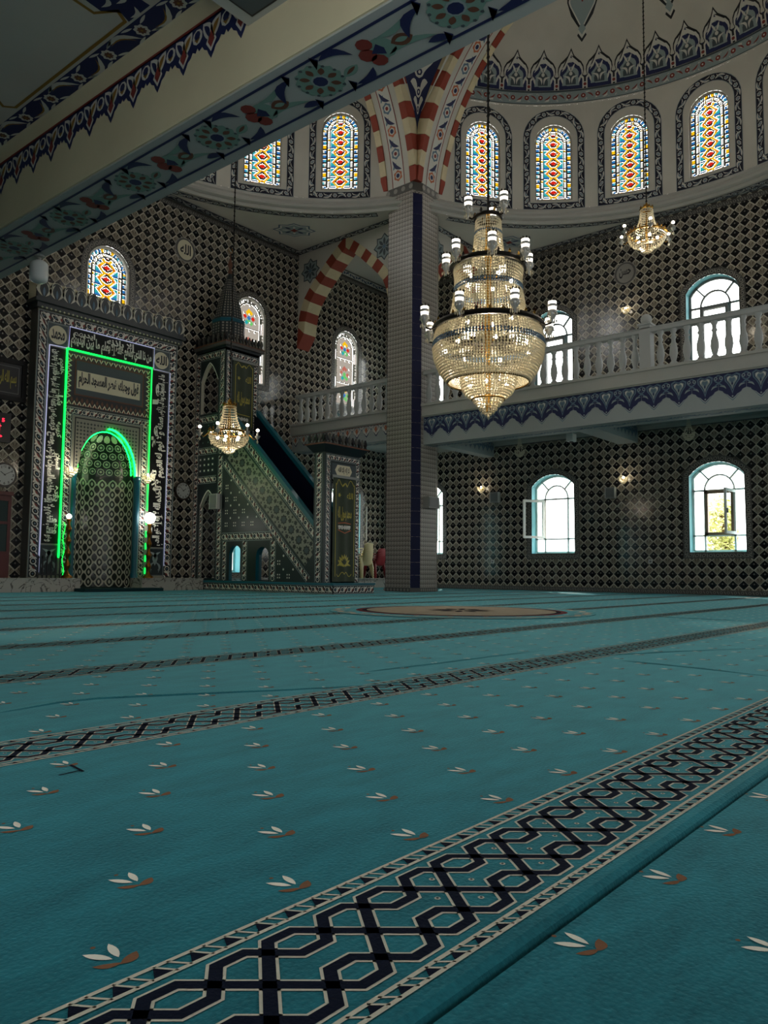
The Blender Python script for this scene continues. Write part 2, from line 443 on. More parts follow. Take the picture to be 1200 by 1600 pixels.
def band_vine(d, w, bg='deep_navy', fg='paint_white', edge='paint_grey', per=None, core='paint_bluegrey'):
    """navy painted band with pale rosettes and curling leaves"""
    ground(d, w, bg); per = per or w * 1.9; n = max(1, round(d.len / per)); per = d.len / n
    if edge:
        lines(d, w / 2 - w * 0.03, w * 0.06, edge); lines(d, -w / 2 + w * 0.03, w * 0.06, edge)
    for i in range(n):
        c = per * (i + 0.25)
        d.ros(c, 0, w * 0.32, fg, 1, 6, 0.25); d.disc(c, 0, w * 0.19, core, 2, 8); d.disc(c, 0, w * 0.07, fg, 3, 6)
        sg = 1 if i % 2 else -1
        d.leaf(c + per * 0.18, -sg * w * 0.30, c + per * 0.84, sg * w * 0.30, w * 0.17, fg, 1, 0.14 * sg); d.leaf(c + per * 0.30, -sg * w * 0.18, c + per * 0.74, sg * w * 0.18, w * 0.06, core, 2, 0.14 * sg)
        d.leaf(c + per * 0.22, sg * w * 0.36, c + per * 0.58, sg * w * 0.05, w * 0.07, fg, 1, -0.2 * sg)
        d.leaf(c + per * 0.50, -sg * w * 0.06, c + per * 0.82, -sg * w * 0.36, w * 0.07, fg, 1, 0.2 * sg)
def text_on(mb, s, fn, u0, u1, v0, v1, m, off=0.012, bold=0.012, off_keep=True):
    """lettering laid on a surface, fitted to a box"""
    c = bpy.data.curves.new('lettering', 'FONT'); c.body = s; c.resolution_u = 2; c.offset = bold; c.fill_mode = 'FRONT'
    o = bpy.data.objects.new('lettering', c); COL.objects.link(o)
    dg = bpy.context.evaluated_depsgraph_get(); me = bpy.data.meshes.new_from_object(o.evaluated_get(dg))
    n = len(me.vertices)
    if n:
        co = np.empty(n * 3); me.vertices.foreach_get('co', co); co = co.reshape(-1, 3)
        lo, hi = co.min(0), co.max(0); k = len(mb.v); i = mb.mi(m)
        for x, y, z in co:
            mb.v.append(tuple(fn(u0 + (u1 - u0) * (x - lo[0]) / (hi[0] - lo[0]), v0 + (v1 - v0) * (y - lo[1]) / (hi[1] - lo[1]), off)))
        for p in me.polygons: mb.f.append(tuple(k + q for q in p.vertices)); mb.m.append(i)
    bpy.data.objects.remove(o); bpy.data.curves.remove(c); bpy.data.meshes.remove(me)
_AR = {'ا': 'FE8D2', 'أ': 'FE832', 'إ': 'FE872', 'ب': 'FE8F4', 'ة': 'FE932', 'ت': 'FE954', 'ث': 'FE994', 'ج': 'FE9D4', 'ح': 'FEA14', 'خ': 'FEA54', 'د': 'FEA92', 'ذ': 'FEAB2',
       'ر': 'FEAD2', 'ز': 'FEAF2', 'س': 'FEB14', 'ش': 'FEB54', 'ص': 'FEB94', 'ض': 'FEBD4', 'ط': 'FEC14', 'ظ': 'FEC54', 'ع': 'FEC94', 'غ': 'FECD4', 'ف': 'FED14', 'ق': 'FED54', 'ك': 'FED94',
       'ل': 'FEDD4', 'م': 'FEE14', 'ن': 'FEE54', 'ه': 'FEE94', 'و': 'FEED2', 'ى': 'FEEF2', 'ي': 'FEF14', 'ئ': 'FE894', 'ؤ': 'FE852', 'ء': 'FE801'}
def ar(t):
    """join Arabic letters into their written forms, right to left"""
    T = {k: (int(v[:4], 16), int(v[4])) for k, v in _AR.items()}; out = []; i = 0
    while i < len(t):
        c = t[i]
        if c not in T: out.append(c); i += 1; continue
        prev = i > 0 and t[i - 1] in T and T[t[i - 1]][1] == 4
        if c == 'ل' and i + 1 < len(t) and t[i + 1] in 'اأإ':
            out.append(chr({'ا': 0xFEFB, 'أ': 0xFEF7, 'إ': 0xFEF9}[t[i + 1]] + (1 if prev else 0))); i += 2; continue
        b, k = T[c]; nxt = i + 1 < len(t) and t[i + 1] in T and t[i + 1] != 'ء' and k == 4
        out.append(chr(b if k == 1 else b + (3 if prev and nxt else 2 if nxt else 1 if prev else 0))); i += 1
    return ''.join(out[::-1])

# ================================================================== the hall
XW, XL, YF, YB, ZC = 20.8, -0.6, 17.2, -4.4, 10.25       # right, left, qibla and back walls; flat ceiling height
CX, CY = 10.1, 6.4                                       # centre of the hall, under the main dome
f_right = lambda u, v, o: (XW - o, u, v)
f_left = lambda u, v, o: (XL + o, u, v)
f_front = lambda u, v, o: (u, YF - o, v)
f_back = lambda u, v, o: (u, YB + o, v)

class Win:
    def __init__(s, uc, w, z0, zs, zt): s.uc, s.hw, s.z0, s.zs, s.zt = uc, w / 2, z0, zs, zt; s.r = (s.hw ** 2 + (zt - zs) ** 2) / (2 * (zt - zs)); s.zc = zt - s.r
    def top(s, u): return s.zc + math.sqrt(max(0.0, s.r ** 2 - (u - s.uc) ** 2))
    def arch(s, n=12, e=0.0):
        """arch points from right spring to left spring, grown outward by e"""
        a = math.asin(min(1.0, s.hw / s.r)); 
        return [(s.uc + (s.r + e) * math.sin(a - 2 * a * i / n), s.zc + (s.r + e) * math.cos(a - 2 * a * i / n)) for i in range(n + 1)]
    def outline(s, e=0.0, n=12, eb=None):
        eb = e if eb is None else eb
        A = s.arch(n, e)
        return [(s.uc - s.hw - e, s.z0 - eb), (s.uc + s.hw + e, s.z0 - eb)] + [(min(max(u, s.uc - s.hw - e), s.uc + s.hw + e), v) for u, v in A]
    def inside(s, u, v, e):
        return abs(u - s.uc) < s.hw + e and s.z0 - e < v < (s.top(min(max(u, s.uc - s.hw), s.uc + s.hw)) + e)
def wall_sheet(mb, u0, u1, v0, v1, wins, fn, m):
    vt = v1 if callable(v1) else (lambda u: v1)
    br = {u0, u1}
    for w in wins: br |= {w.uc - w.hw + 2 * w.hw * i / 14 for i in range(15)}
    br = sorted(b for b in br if u0 - 1e-9 <= b <= u1 + 1e-9)
    for a, b in zip(br, br[1:]):
        if b - a < 1e-7: continue
        c = (a + b) / 2; ws = sorted([w for w in wins if abs(c - w.uc) < w.hw], key=lambda w: w.z0)
        la = lb = v0
        for w in ws:
            mb.face([fn(a, la, 0), fn(b, lb, 0), fn(b, w.z0, 0), fn(a, w.z0, 0)], m); la, lb = w.top(a), w.top(b)
        mb.face([fn(a, la, 0), fn(b, lb, 0), fn(b, vt(b), 0), fn(a, vt(a), 0)], m)
def reveal(mb, w, fn, d, m):
    P = w.outline()
    for i in range(len(P)):
        a, b = P[i], P[(i + 1) % len(P)]
        mb.face([fn(a[0], a[1], 0), fn(b[0], b[1], 0), fn(b[0], b[1], -d), fn(a[0], a[1], -d)], m)

WY = (15.49, 10.87, 6.25, 1.63, -2.99)
lowR = [Win(y, 1.38, 1.09, 3.06, 3.41) for y in WY]; upR = [Win(y, 1.34, 5.62, 7.94, 8.33) for y in WY]
lowB = [Win(x, 1.38, 1.09, 3.06, 3.41) for x in (2.0, 6.2, 14.0)]; upB = [Win(x, 1.34, 5.62, 7.94, 8.33) for x in (10.1,)]; upL = [upR[3]] + lowR[3:]  # back and left wall openings are unseen, added to let daylight in
lowF = [Win(x, 1.38, 1.09, 3.06, 3.41) for x in (5.55, 14.6, 18.76, 1.5)]; lowF[1] = Win(14.1, .60, .45, 3.11, 3.41)  # first and last lie out of view, added for extra daylight
upF = [Win(x, 1.14, 5.9, 7.82, 8.39) for x in (1.5, 5.55, 10.07, 14.6, 18.7)]

# floor slab and walls -------------------------------------------------------
mb = MB(); mb.box(XL, XW, YB, YF, -0.3, -0.03, 'backing_tile')
FLOOR = tag(mb.build('floor'), 'floor slab of the prayer hall under the teal carpet', 'floor', kind='structure')
def wall(name, label, u0, u1, wins, fn, holes=()):
    mb = MB(); wall_sheet(mb, u0, u1, -0.1, ZC + 0.5, list(wins) + list(holes), fn, 'backing_tile')
    for w in wins: reveal(mb, w, fn, 0.4 if w not in upF else 0.12, 'reveal_teal' if w not in upF else 'tracery')
    return tag(mb.build(name), label, 'wall', kind='structure')
W_RIGHT = wall('wall_right', 'side wall covered in black and beige diamond tiles behind the white gallery', YB, YF, lowR + upR, f_right)
W_FRONT = wall('wall_front', 'prayer wall covered in diamond tiles behind the mihrab and minbar', XL, XW, lowF + upF, f_front, [Win(10.01, 1.62, -0.09, 3.0, 3.95)])
W_LEFT = wall('wall_left', 'side wall of the aisle beside the camera', YB, YF, upL, f_left)
W_BACK = wall('wall_back', 'rear wall of the prayer hall', XL, XW, lowB + upB, f_back)
for w in lowR + upR:
    h = w.zt - w.z0; z = (w.zt + w.z0) / 2
    portal((XW + 0.38, w.uc, z), (-1, 0, 0), w.hw * 2, h)
for w in upL: portal((XL - 0.38, w.uc, (w.zt + w.z0) / 2), (1, 0, 0), w.hw * 2, w.zt - w.z0)
for w in lowB + upB: portal((w.uc, YB - 0.38, (w.zt + w.z0) / 2), (0, 1, 0), w.hw * 2, w.zt - w.z0)
for w in lowF: portal((w.uc, YF + 0.38, (w.zt + w.z0) / 2), (0, -1, 0), w.hw * 2, w.zt - w.z0)

# diamond wall tiles ---------------------------------------------------------
def tile_field(parent, fn, axis, centers):
    """centers: list of (u, v, dark). The nearest 300 in view are single tiles, the rest one field."""
    H = 0.125
    def shape(u, v, mk):
        out = []
        for s, o in ((1.0, 0.001), (0.94, 0.007)):
            out += [mk(u + H * s * a, v + H * s * b, o) for a, b in ((0, -1), (1, 0), (0, 1), (-1, 0))]
        return out
    FC = [(0, 1, 5, 4), (1, 2, 6, 5), (2, 3, 7, 6), (3, 0, 4, 7), (4, 5, 6, 7)]
    UVV = [(0.5, 0), (1, 0.5), (0.5, 1), (0, 0.5), (0.5, 0.03), (0.97, 0.5), (0.5, 0.97), (0.03, 0.5)]
    def put_uv(me, nt):
        l = me.uv_layers.new(name='UVMap'); idx = np.empty(len(me.loops), dtype=np.int32); me.loops.foreach_get('vertex_index', idx)
        l.data.foreach_set('uv', np.array(UVV)[idx % 8].ravel())
    vis = [(Vector(fn(u, v, 0)) - CAMP).length if in_frame(fn(u, v, 0), -5) else 1e9 for u, v, d in centers]
    near = set(sorted(range(len(centers)), key=lambda i: vis[i])[:300])
    V, F, MI = [], [], []
    for i, (u, v, d) in enumerate(centers):
        if i in near and vis[i] < 1e8: continue
        k = len(V); V += shape(u, v, fn); F += [tuple(k + j for j in f) for f in FC]; MI += [d] * 5
    me = bpy.data.meshes.new('tile_field'); me.from_pydata(V, [], F); me.materials.append(MATS['tile_light']); me.materials.append(MATS['tile_dark'])
    me.polygons.foreach_set('material_index', MI); put_uv(me, 0)
    link('tile_field', me, parent, 'black and beige diamond tiles', 'stuff')
    base = [None, None]
    for d in (0, 1):
        z = Vector(fn(0, 0, 0))
        me = bpy.data.meshes.new('tile'); me.from_pydata([tuple(Vector(p) - z) for p in shape(0, 0, fn)], [], FC); me.materials.append(MATS['tile_dark' if d else 'tile_light']); put_uv(me, 0)
        base[d] = me
    for i in sorted(near):
        if vis[i] < 1e8:
            u, v, d = centers[i]; link('tile', base[d], parent, loc=fn(u, v, 0))
def lattice(u0, u1, v0, v1, du, dv, ok):
    out = []
    P = 0.2502
    for d, (a, b) in ((1, (du, dv)), (0, (du + P / 2, dv + P / 2))):
        i0 = math.ceil((u0 - a) / P); j0 = math.ceil((v0 - b) / P)
        for i in range(i0, int((u1 - a) / P) + 1):
            for j in range(j0, int((v1 - b) / P) + 1):
                u, v = a + i * P, b + j * P
                if ok(u, v): out.append((u, v, d))
    return out
tile_field(W_RIGHT, f_right, 'Y', lattice(3.2, 17.1, 0.12, 10.2, 5.145, 0.258, lambda u, v: not any(w.inside(u, v, 0.13) for w in lowR + upR)))
tile_field(W_FRONT, f_front, 'X', lattice(5.0, 20.75, 0.2, 10.2, 7.59, 0.09, lambda u, v: not any(w.inside(u, v, 0.13) for w in lowF + upF) and not (8.3 < u < 11.85 and v < 6.6)))
def tile_border(parent, fn, pts, w, closed=False):
    mb = MB(); D = Deco(mb, fn, 0.011, 0.002); d = D.path(pts, closed); ground(d, w, 'border_tile')
    n = max(2, round(d.len / 0.17)); per = d.len / n
    for i in range(n):
        c = per * (i + 0.5)
        d.disc(c, 0, w * 0.30, 'border_motif', 1, 8); d.disc(c, 0, w * 0.15, 'ink', 2, 6)
        d.leaf(c + per * 0.34, -w * 0.4, c + per * 0.66, w * 0.4, w * 0.1, 'border_motif', 1)
    mb.build('border_tile_band', parent, label='grey border tiles with small rosettes')
tile_border(W_RIGHT, f_right, [(17.1, 0.062), (0.0, 0.062)], 0.12)
tile_border(W_RIGHT, f_right, [(17.1, ZC - 0.12), (3.0, ZC - 0.12)], 0.13)
tile_border(W_RIGHT, f_right, [(12.8, 4.47), (3.0, 4.47)], 0.16)
tile_border(W_FRONT, f_front, [(4.0, ZC - 0.12), (20.8, ZC - 0.12)], 0.13)
for w in lowR[1:3] + upR[1:3] + lowR[:1]: tile_border(W_RIGHT, f_right, w.outline(0.085), 0.16, True)
for w in lowF[1:3] + upF[2:]: tile_border(W_FRONT, f_front, w.outline(0.085), 0.16, True)

# plain windows --------------------------------------------------------------
NWIN = [0]
def clear_window(w, fn, label, mode=None, full=True, dark=False, side=1, sub=None):
    NWIN[0] += 1; ax = fn
    root = thing('window_%d' % NWIN[0], label, 'window', fn(w.uc, w.z0, -0.25), kind='structure')
    fr = 'frame_grey' if dark else 'frame_white'
    D0, D1 = -0.30, -0.24
    def bar(mb, p, q, t, m=fr, d0=D0, d1=D1):
        p, q = Vector(p), Vector(q); n = (q - p).normalized(); n = Vector((-n.y, n.x)) * t / 2
        mb.prism([tuple(p + n), tuple(q + n), tuple(q - n), tuple(p - n)], ax, d0, d1, m)
    mb = MB(); P = w.outline(-0.03)
    for a, b in zip(P, P[1:] + P[:1]): bar(mb, a, b, 0.06)
    mb.build('window_frame', root)
    if not full:
        mb = MB(); mb.prism(w.outline(-0.02), ax, -0.275, -0.265, 'window_glass'); mb.build('pane', root)
        return root
    m = 0.37; t1, t2 = w.z0 + 0.43, w.zs - 0.36; u = w.uc; L, R, B = u - w.hw, u + w.hw, w.z0
    mb = MB()
    for p, q, t in (((u - m, B), (u - m, t2), 0.045), ((u + m, B), (u + m, t2), 0.045), ((L, t1), (R, t1), 0.04), ((L, t2), (R, t2), 0.045)): bar(mb, p, q, t)
    A = [(u + m * math.cos(math.pi * i / 12), t2 + 0.40 * math.sin(math.pi * i / 12)) for i in range(13)]
    for a, b in zip(A, A[1:]): bar(mb, a, b, 0.04)
    qr, ql = (u + 0.50, w.top(u + 0.50)), (u - 0.50, w.top(u - 0.50))
    bar(mb, A[3], qr, 0.04); bar(mb, A[9], ql, 0.04)
    mb.build('glazing_bar', root)
    if sub:
        mb = MB(); g = 0.05
        for p, q in (((u - m, t1 + g), (u + m, t1 + g)), ((u - m, t2 - g), (u + m, t2 - g)), ((u - m + g, t1), (u - m + g, t2)), ((u + m - g, t1), (u + m - g, t2))): bar(mb, p, q, 0.07, sub, -0.31, -0.20)
        mb.build('casement_frame', root)
    O = w.arch(12)
    tp = [p for p in O if -0.49 < p[0] - u < 0.49]
    panes = [[(L, B), (u - m, B), (u - m, t1), (L, t1)], [(u - m, B), (u + m, B), (u + m, t1), (u - m, t1)], [(u + m, B), (R, B), (R, t1), (u + m, t1)],
             [(L, t1), (u - m, t1), (u - m, t2), (L, t2)], [(u + m, t1), (R, t1), (R, t2), (u + m, t2)], A,
             [(u + m, t2), (R, t2), O[0]] + [qr] + A[3:0:-1], A[9:2:-1] + [qr] + tp + [ql], [(L, t2), (u - m, t2)] + A[11:8:-1] + [ql, O[-1]]]
    for P in panes:
        mb = MB(); mb.prism(P, ax, -0.275, -0.267, 'window_glass'); mb.build('pane', root)
    # casement
    hu = u + side * m
    if mode is None: ang = 0.0
    else: ang = mode
    def cf(a, v, o):        # a: distance from hinge along the sash, opened inwards by ang
        return ax(hu - side * (a * math.cos(ang) - o * math.sin(ang)), v, -0.22 + a * math.sin(ang) + o * math.cos(ang))
    wd = 2 * m - 0.03; mb = MB(); t = 0.07; z0, z1 = t1 + 0.02, t2 - 0.02
    cm = 'frame_white' if not dark else 'frame_grey'
    for P in ([(0, z0), (wd, z0), (wd, z0 + t), (0, z0 + t)], [(0, z1 - t), (wd, z1 - t), (wd, z1), (0, z1)], [(0, z0 + t), (t, z0 + t), (t, z1 - t), (0, z1 - t)], [(wd - t, z0 + t), (wd, z0 + t), (wd, z1 - t), (wd - t, z1 - t)]):
        mb.prism(P, cf, 0.0, 0.05, cm)
    sash = mb.build('casement', root)
    mb = MB(); mb.prism([(t, z0 + t), (wd - t, z0 + t), (wd - t, z1 - t), (t, z1 - t)], cf, 0.02, 0.028, 'window_glass'); mb.build('pane', sash)
    mb = MB(); mb.prism([(wd - 0.05, (z0 + z1) / 2 - 0.06), (wd - 0.02, (z0 + z1) / 2 - 0.06), (wd - 0.02, (z0 + z1) / 2 + 0.06), (wd - 0.05, (z0 + z1) / 2 + 0.06)], cf, 0.05, 0.09, 'grey_plastic'); mb.build('handle', sash)
    return root
clear_window(lowR[0], f_right, 'lower arched window partly hidden behind the tiled column')
clear_window(lowR[1], f_right, 'lower arched window with its white casement swung open, right of the column', mode=R_(122), side=1)
clear_window(lowR[2], f_right, 'lower arched window with a green tree seen through the open sash', mode=R_(86), side=-1, sub='frame_brown')
clear_window(upR[0], f_right, 'upper arched window at the corner bay hidden by the column', full=False)
clear_window(upR[1], f_right, 'upper arched window behind the balustrade beside the large chandelier', dark=True, sub='frame_grey')
clear_window(upR[2], f_right, 'upper arched window behind the balustrade at the right edge', dark=True, sub='frame_grey')
clear_window(lowF[1], f_front, 'lower window of the prayer wall seen through the minbar openings', full=False)
clear_window(lowF[2], f_front, 'lower window with open casement behind the minbar door, near the stacked chairs', mode=R_(160), side=1)

# stained glass --------------------------------------------------------------
def stained_mesh(name, W, H, style, cell=0.026):
    """mosaic panel: half width W, height H with a round top, centred at u=0, from v=0"""
    vs = H - W
    def pat(u, v):
        a = abs(u); d = (W - a) if v < vs else W - math.hypot(u, v - vs)
        if d < 0: return None
        s = v if v < vs else vs + math.atan2(v - vs, a) * W
        if style == 'drum':
            if d < 0.03 or v < 0.03: return 'lead'
            if v < 0.09: return 'g_orange' if int((a + 0.06) / 0.12) % 3 == 2 else ('lead' if (a + 0.06) % 0.12 < 0.04 else 'g_white')
            if d < 0.135:
                t = (s - 0.40) % 0.80
                if v > vs: t = (s - vs + 0.06) % 0.72
                if t < 0.13: return 'g_yellow' if 0.02 < t < 0.11 else 'lead'
                if (s % 0.13) < 0.04: return 'lead'
                k = int(s / 0.13)
                return ('g_blue', 'g_white', 'g_cyan', 'g_blue')[(k + (1 if d < 0.083 else 0)) % 4]
            if d < 0.175: return 'lead'
            if d < 0.228:
                t = s % 0.29
                return 'g_yellow' if t < 0.05 else ('lead' if t < 0.085 or t > 0.255 else 'g_white')
            if d < 0.265: return 'lead'
            p = 0.285; t = (v - 0.12) % p / p; x = a / max(0.05, W - 0.265); tt = abs(2 * t - 1); e = 0.20 + 0.52 * (1 - tt)
            if x + tt * 0.9 < 0.42: return 'g_red'
            if abs(x - e) < 0.15: return 'g_yellow' if tt > 0.3 else 'g_orange'
            if x < e: return 'g_orange' if tt > 0.80 else 'lead'
            if x - e < 0.22: return 'lead'
            return 'g_blue' if tt > 0.86 else ('lead' if tt > 0.74 else 'g_teal' if tt > 0.35 else 'g_cyan')
        # pale floral panel
        if d < 0.045: return 'tracery'
        if d < 0.14:
            if abs(d - 0.093) < 0.012: return 'tracery'
            k = int(s / 0.30) % 5; t = s % 0.10
            if k == 0: return 'g_rose'
            if k == 2 and v < vs: return 'g_sky'
            return 'g_white' if t < 0.05 and d < 0.115 else 'tracery'
        if d < 0.17: return 'tracery'
        for cy, cols in ((vs + 0.02, ('g_yellow', 'g_blue', 'g_red')), (vs - 0.80, ('g_rose', 'g_green', 'g_rose')), (vs - 1.50, ('g_yellow', 'g_blue', 'g_green'))):
            if cy - 0.36 < v < cy - 0.33: return 'tracery'
            x, y = u, v - cy
            for dx, dy, c in ((0, 0.16, cols[0]), (-0.05, 0.12, cols[0]), (0.07, 0.12, cols[0]), (0, -0.04, cols[1]), (-0.15, 0.0, cols[2]), (0.16, -0.04, cols[2]), (0, -0.12, 'g_green'), (-0.09, -0.18, 'g_teal'), (0.10, -0.18, 'g_green')):
                if abs(x - dx) + abs(y - dy) < 0.075: return c
        return 'g_pale' if int((u + 9) / 0.05) % 4 or int(v / 0.05) % 5 else 'tracery'
    mb = MB(); nu = int(2 * W / cell) + 1; nv = int(H / cell) + 1; cu = 2 * W / nu; cv = H / nv
    for j in range(nv):
        i = 0
        while i < nu:
            c = pat(-W + (i + 0.5) * cu, (j + 0.5) * cv)
            k = i
            while k < nu and pat(-W + (k + 0.5) * cu, (j + 0.5) * cv) == c: k += 1
            if c:
                m = c; u0, u1, v0, v1 = -W + i * cu, -W + k * cu, j * cv, (j + 1) * cv
                if c in ('lead', 'tracery'): mb.face([(u0, -0.012, v0), (u1, -0.012, v0), (u1, -0.012, v1), (u0, -0.012, v1)], m)
                else: mb.face([(u0, 0, v0), (u1, 0, v0), (u1, 0, v1), (u0, 0, v1)], m)
            i = k
    return mb.mesh(name)
SG_DRUM = stained_mesh('stained_glass', 0.52, 2.22, 'drum'); SG_Q1 = stained_mesh('stained_glass', 0.565, 2.48, 'drum'); SG_Q2 = stained_mesh('stained_glass', 0.565, 2.48, 'floral')
def rim(root, W, H, fn, m='tracery', t=0.05, d=0.05):
    w = Win(0, 2 * W, 0, H - W, H); mb = MB(); A = w.outline(0.01); B = w.outline(-t)
    n = len(A)
    for i in range(n):
        j = (i + 1) % n
        for o, (p, q, r, s_) in ((-d, (A[i], A[j], B[j], B[i])),): mb.face([fn(x, y, o) for x, y in (p, q, r, s_)], m)
        mb.face([fn(*B[i], -d), fn(*B[j], -d), fn(*B[j], d), fn(*B[i], d)], m)
    mb.build('glass_rim', root)
for i, w in enumerate(upF):
    NWIN[0] += 1
    lab = ['stained glass window on the far left of the prayer wall', 'stained glass window left of the mihrab', 'stained glass window right above the mihrab cornice',
           'pale floral stained glass window behind the minbar spire', 'pale floral stained glass window seen through the striped arch'][i]
    r = thing('window_%d' % NWIN[0], lab, 'window', (w.uc, YF + 0.10, w.z0), kind='structure')
    o = link('stained_glass', SG_Q1 if i < 3 else SG_Q2, r, 'coloured glass pieces', 'stuff'); o.matrix_parent_inverse = Matrix.Identity(4)
    rim(r, 0.57, 2.49, lambda x, z, y, w=w: (w.uc + x, YF + 0.08 + y, w.z0 + z), 'frame_white')

# ================================================================== columns, arches, domes, galleries
CX0, CX1, CY0, CY1, ZT = 15.95, 17.14, 12.24, 13.33, 10.87      # the column that shows
def make_column(dx, dy, label, full):
    root = thing('column', label, 'column', (16.55 + dx, 12.78 + dy, 0), group=None, kind='structure')
    c = 0.26; k = 0.14
    x0, x1, y0, y1 = CX0 + dx, CX1 + dx, CY0 + dy, CY1 + dy
    O = [(x0, y0 + k), (x0 + c, y0), (x1 - c, y0), (x1, y0 + k), (x1, y1 - k), (x1 - c, y1), (x0 + c, y1), (x0, y1 - k)]
    mb = MB(); mb.prism(O, lambda u, v, w: (u, v, w), 0.0, ZT, 'column_tile'); mb.build('shaft', root)
    if not full: return root
    mb = MB()
    # navy tiles let into the two visible chamfers, one above another
    for a, b in ((O[0], O[1]), (O[7], O[6])):
        d = Vector((b[0] - a[0], b[1] - a[1], 0)); n = Vector((d.y, -d.x, 0)).normalized()
        if n.dot(Vector((a[0] - 16.55, a[1] - 12.78, 0))) < 0: n = -n
        z = 0.10
        while z < ZT - 0.35:
            h = min(0.33, ZT - 0.3 - z); p = MB()
            q = [Vector((*a, 0)) + d * 0.04, Vector((*a, 0)) + d * 0.96]
            p.hexa([(*(q[0] - n * 0.01).xy, z), (*(q[1] - n * 0.01).xy, z), (*(q[1] + n * 0.008).xy, z), (*(q[0] + n * 0.008).xy, z),
                    (*(q[0] - n * 0.01).xy, z + h - 0.006), (*(q[1] - n * 0.01).xy, z + h - 0.006), (*(q[1] + n * 0.008).xy, z + h - 0.006), (*(q[0] + n * 0.008).xy, z + h - 0.006)], 'chamfer_navy')
            p.build('chamfer_tile', root); z += h
    mb = MB()
    for z0, z1, t in ((0.0, 0.10, 0.012), (ZT - 0.22, ZT, 0.012)):
        E = [(u + (t if u > 16.55 else -t), v + (t if v > 12.78 else -t)) for u, v in O]
        mb.prism(E, lambda u, v, w: (u, v, w), z0, z1, 'border_tile')
    for zc, r in ((0.05, 0.035), (ZT - 0.11, 0.07)):
        D = Deco(mb, lambda u, v, o: (x0 - 0.012 - o, u, v)); D2 = Deco(mb, lambda u, v, o: (u, y0 - 0.012 - o, v))
        n = int(0.8 / (r * 2.6))
        for i in range(n):
            D.disc(y0 + k + 0.05 + (0.78) * i / max(1, n - 1), zc, r, 'border_motif', 0, 8); D2.disc(x0 + c + 0.03 + 0.62 * i / max(1, n - 1), zc, r, 'border_motif', 0, 8)
    mb.build('border_band', root)
    return root
make_column(0, 0, 'tall square column with fine grey tiles and navy corner tiles', True)
make_column(-12.9, 0, 'tiled column of the aisle left of the frame', False)
make_column(0, -12.76, 'tiled column on the near right outside the view', False)

# great striped arches -------------------------------------------------------
AR, AZ = 5.84, 10.3
def great_arch(name, label, fn):
    """fn(t, z, d): t along the span from the centre, d across the thickness from the nave side"""
    root = thing(name, label, 'arch', fn(0, AZ + AR, 0.6), kind='structure')
    N = 43
    P = lambda a, r, d: fn(r * math.cos(a), AZ + r * math.sin(a), d)
    for d0, d1, r1 in ((0.0, 0.20, 0.36), (0.99, 1.19, 0.30)):
        for i in range(N):
            A0 = math.asin(0.57 / AR); a, b = A0 + (math.pi - 2 * A0) * i / N + 0.0008, A0 + (math.pi - 2 * A0) * (i + 1) / N - 0.0008
            mb = MB()
            mb.hexa([P(a, AR, d0), P(b, AR, d0), P(b, AR, d1), P(a, AR, d1), P(a, AR + r1, d0), P(b, AR + r1, d0), P(b, AR + r1, d1), P(a, AR + r1, d1)], 'brick_red' if i % 2 == 0 else 'voussoir_cream')
            mb.build('voussoir', root)
    mb = MB(); A0 = math.asin(0.57 / AR); rows = [[P(A0 + (math.pi - 2 * A0) * i / 60, AR + 0.03, d) for d in (0.2, 0.99)] for i in range(61)]; mb.grid(rows, 'plaster'); mb.build('soffit', root)
    mb = MB(); D = Deco(mb, lambda u, v, o: P(u / AR, AR + 0.03 - o, 0.6 + v), 0.004, 0.003)
    d = D.path([(AR * (A0 + (math.pi - 2 * A0) * i / 60), 0) for i in range(61)]); ground(d, 0.42, 'paint_white')
    lines(d, 0.20, 0.025, 'paint_red'); lines(d, -0.20, 0.025, 'paint_red')
    n = 30; per = d.len / n
    for i in range(n):
        c = per * (i + 0.5)
        if i % 2: 
            d.ros(c, 0, 0.15, 'paint_bluegrey', 1, 6); d.disc(c, 0, 0.09, 'paint_white', 2, 8); d.disc(c, 0, 0.05, 'paint_red', 3, 8)
        else:
            d.ros(c, 0, 0.15, 'orange_paint', 1, 6); d.disc(c, 0, 0.09, 'paint_white', 2, 8); d.disc(c, 0, 0.06, 'navy', 3, 8)
        d.leaf(c + per * 0.25, -0.14, c + per * 0.75, 0.14, 0.05, 'navy', 1, 0.15); d.leaf(c + per * 0.30, 0.15, c + per * 0.6, 0.02, 0.035, 'paint_bluegrey', 1)
    mb.build('painted_band', root)
    mb = MB()   # wall above the arch
    for d0 in (0.02, 1.17):
        r0 = AR + 0.25
        for i in range(60):
            a, b = math.pi * i / 60, math.pi * (i + 1) / 60
            def outp(a):
                c, s = math.cos(a), math.sin(a); k = min(7.2 / max(1e-6, abs(c)), 6.9 / max(1e-6, s)); return fn(c * k, AZ + s * k, d0)
            mb.face([P(a, r0, d0), P(b, r0, d0), outp(b), outp(a)], 'plaster')
    mb.build('spandrel', root)
    return root
great_arch('great_arch', 'great striped arch springing right of the column towards the side windows', lambda t, z, d: (CX0 + d, CY + t, z))
great_arch('great_arch', 'great striped arch springing left of the column towards the prayer wall', lambda t, z, d: (CX + t, CY0 + d, z))
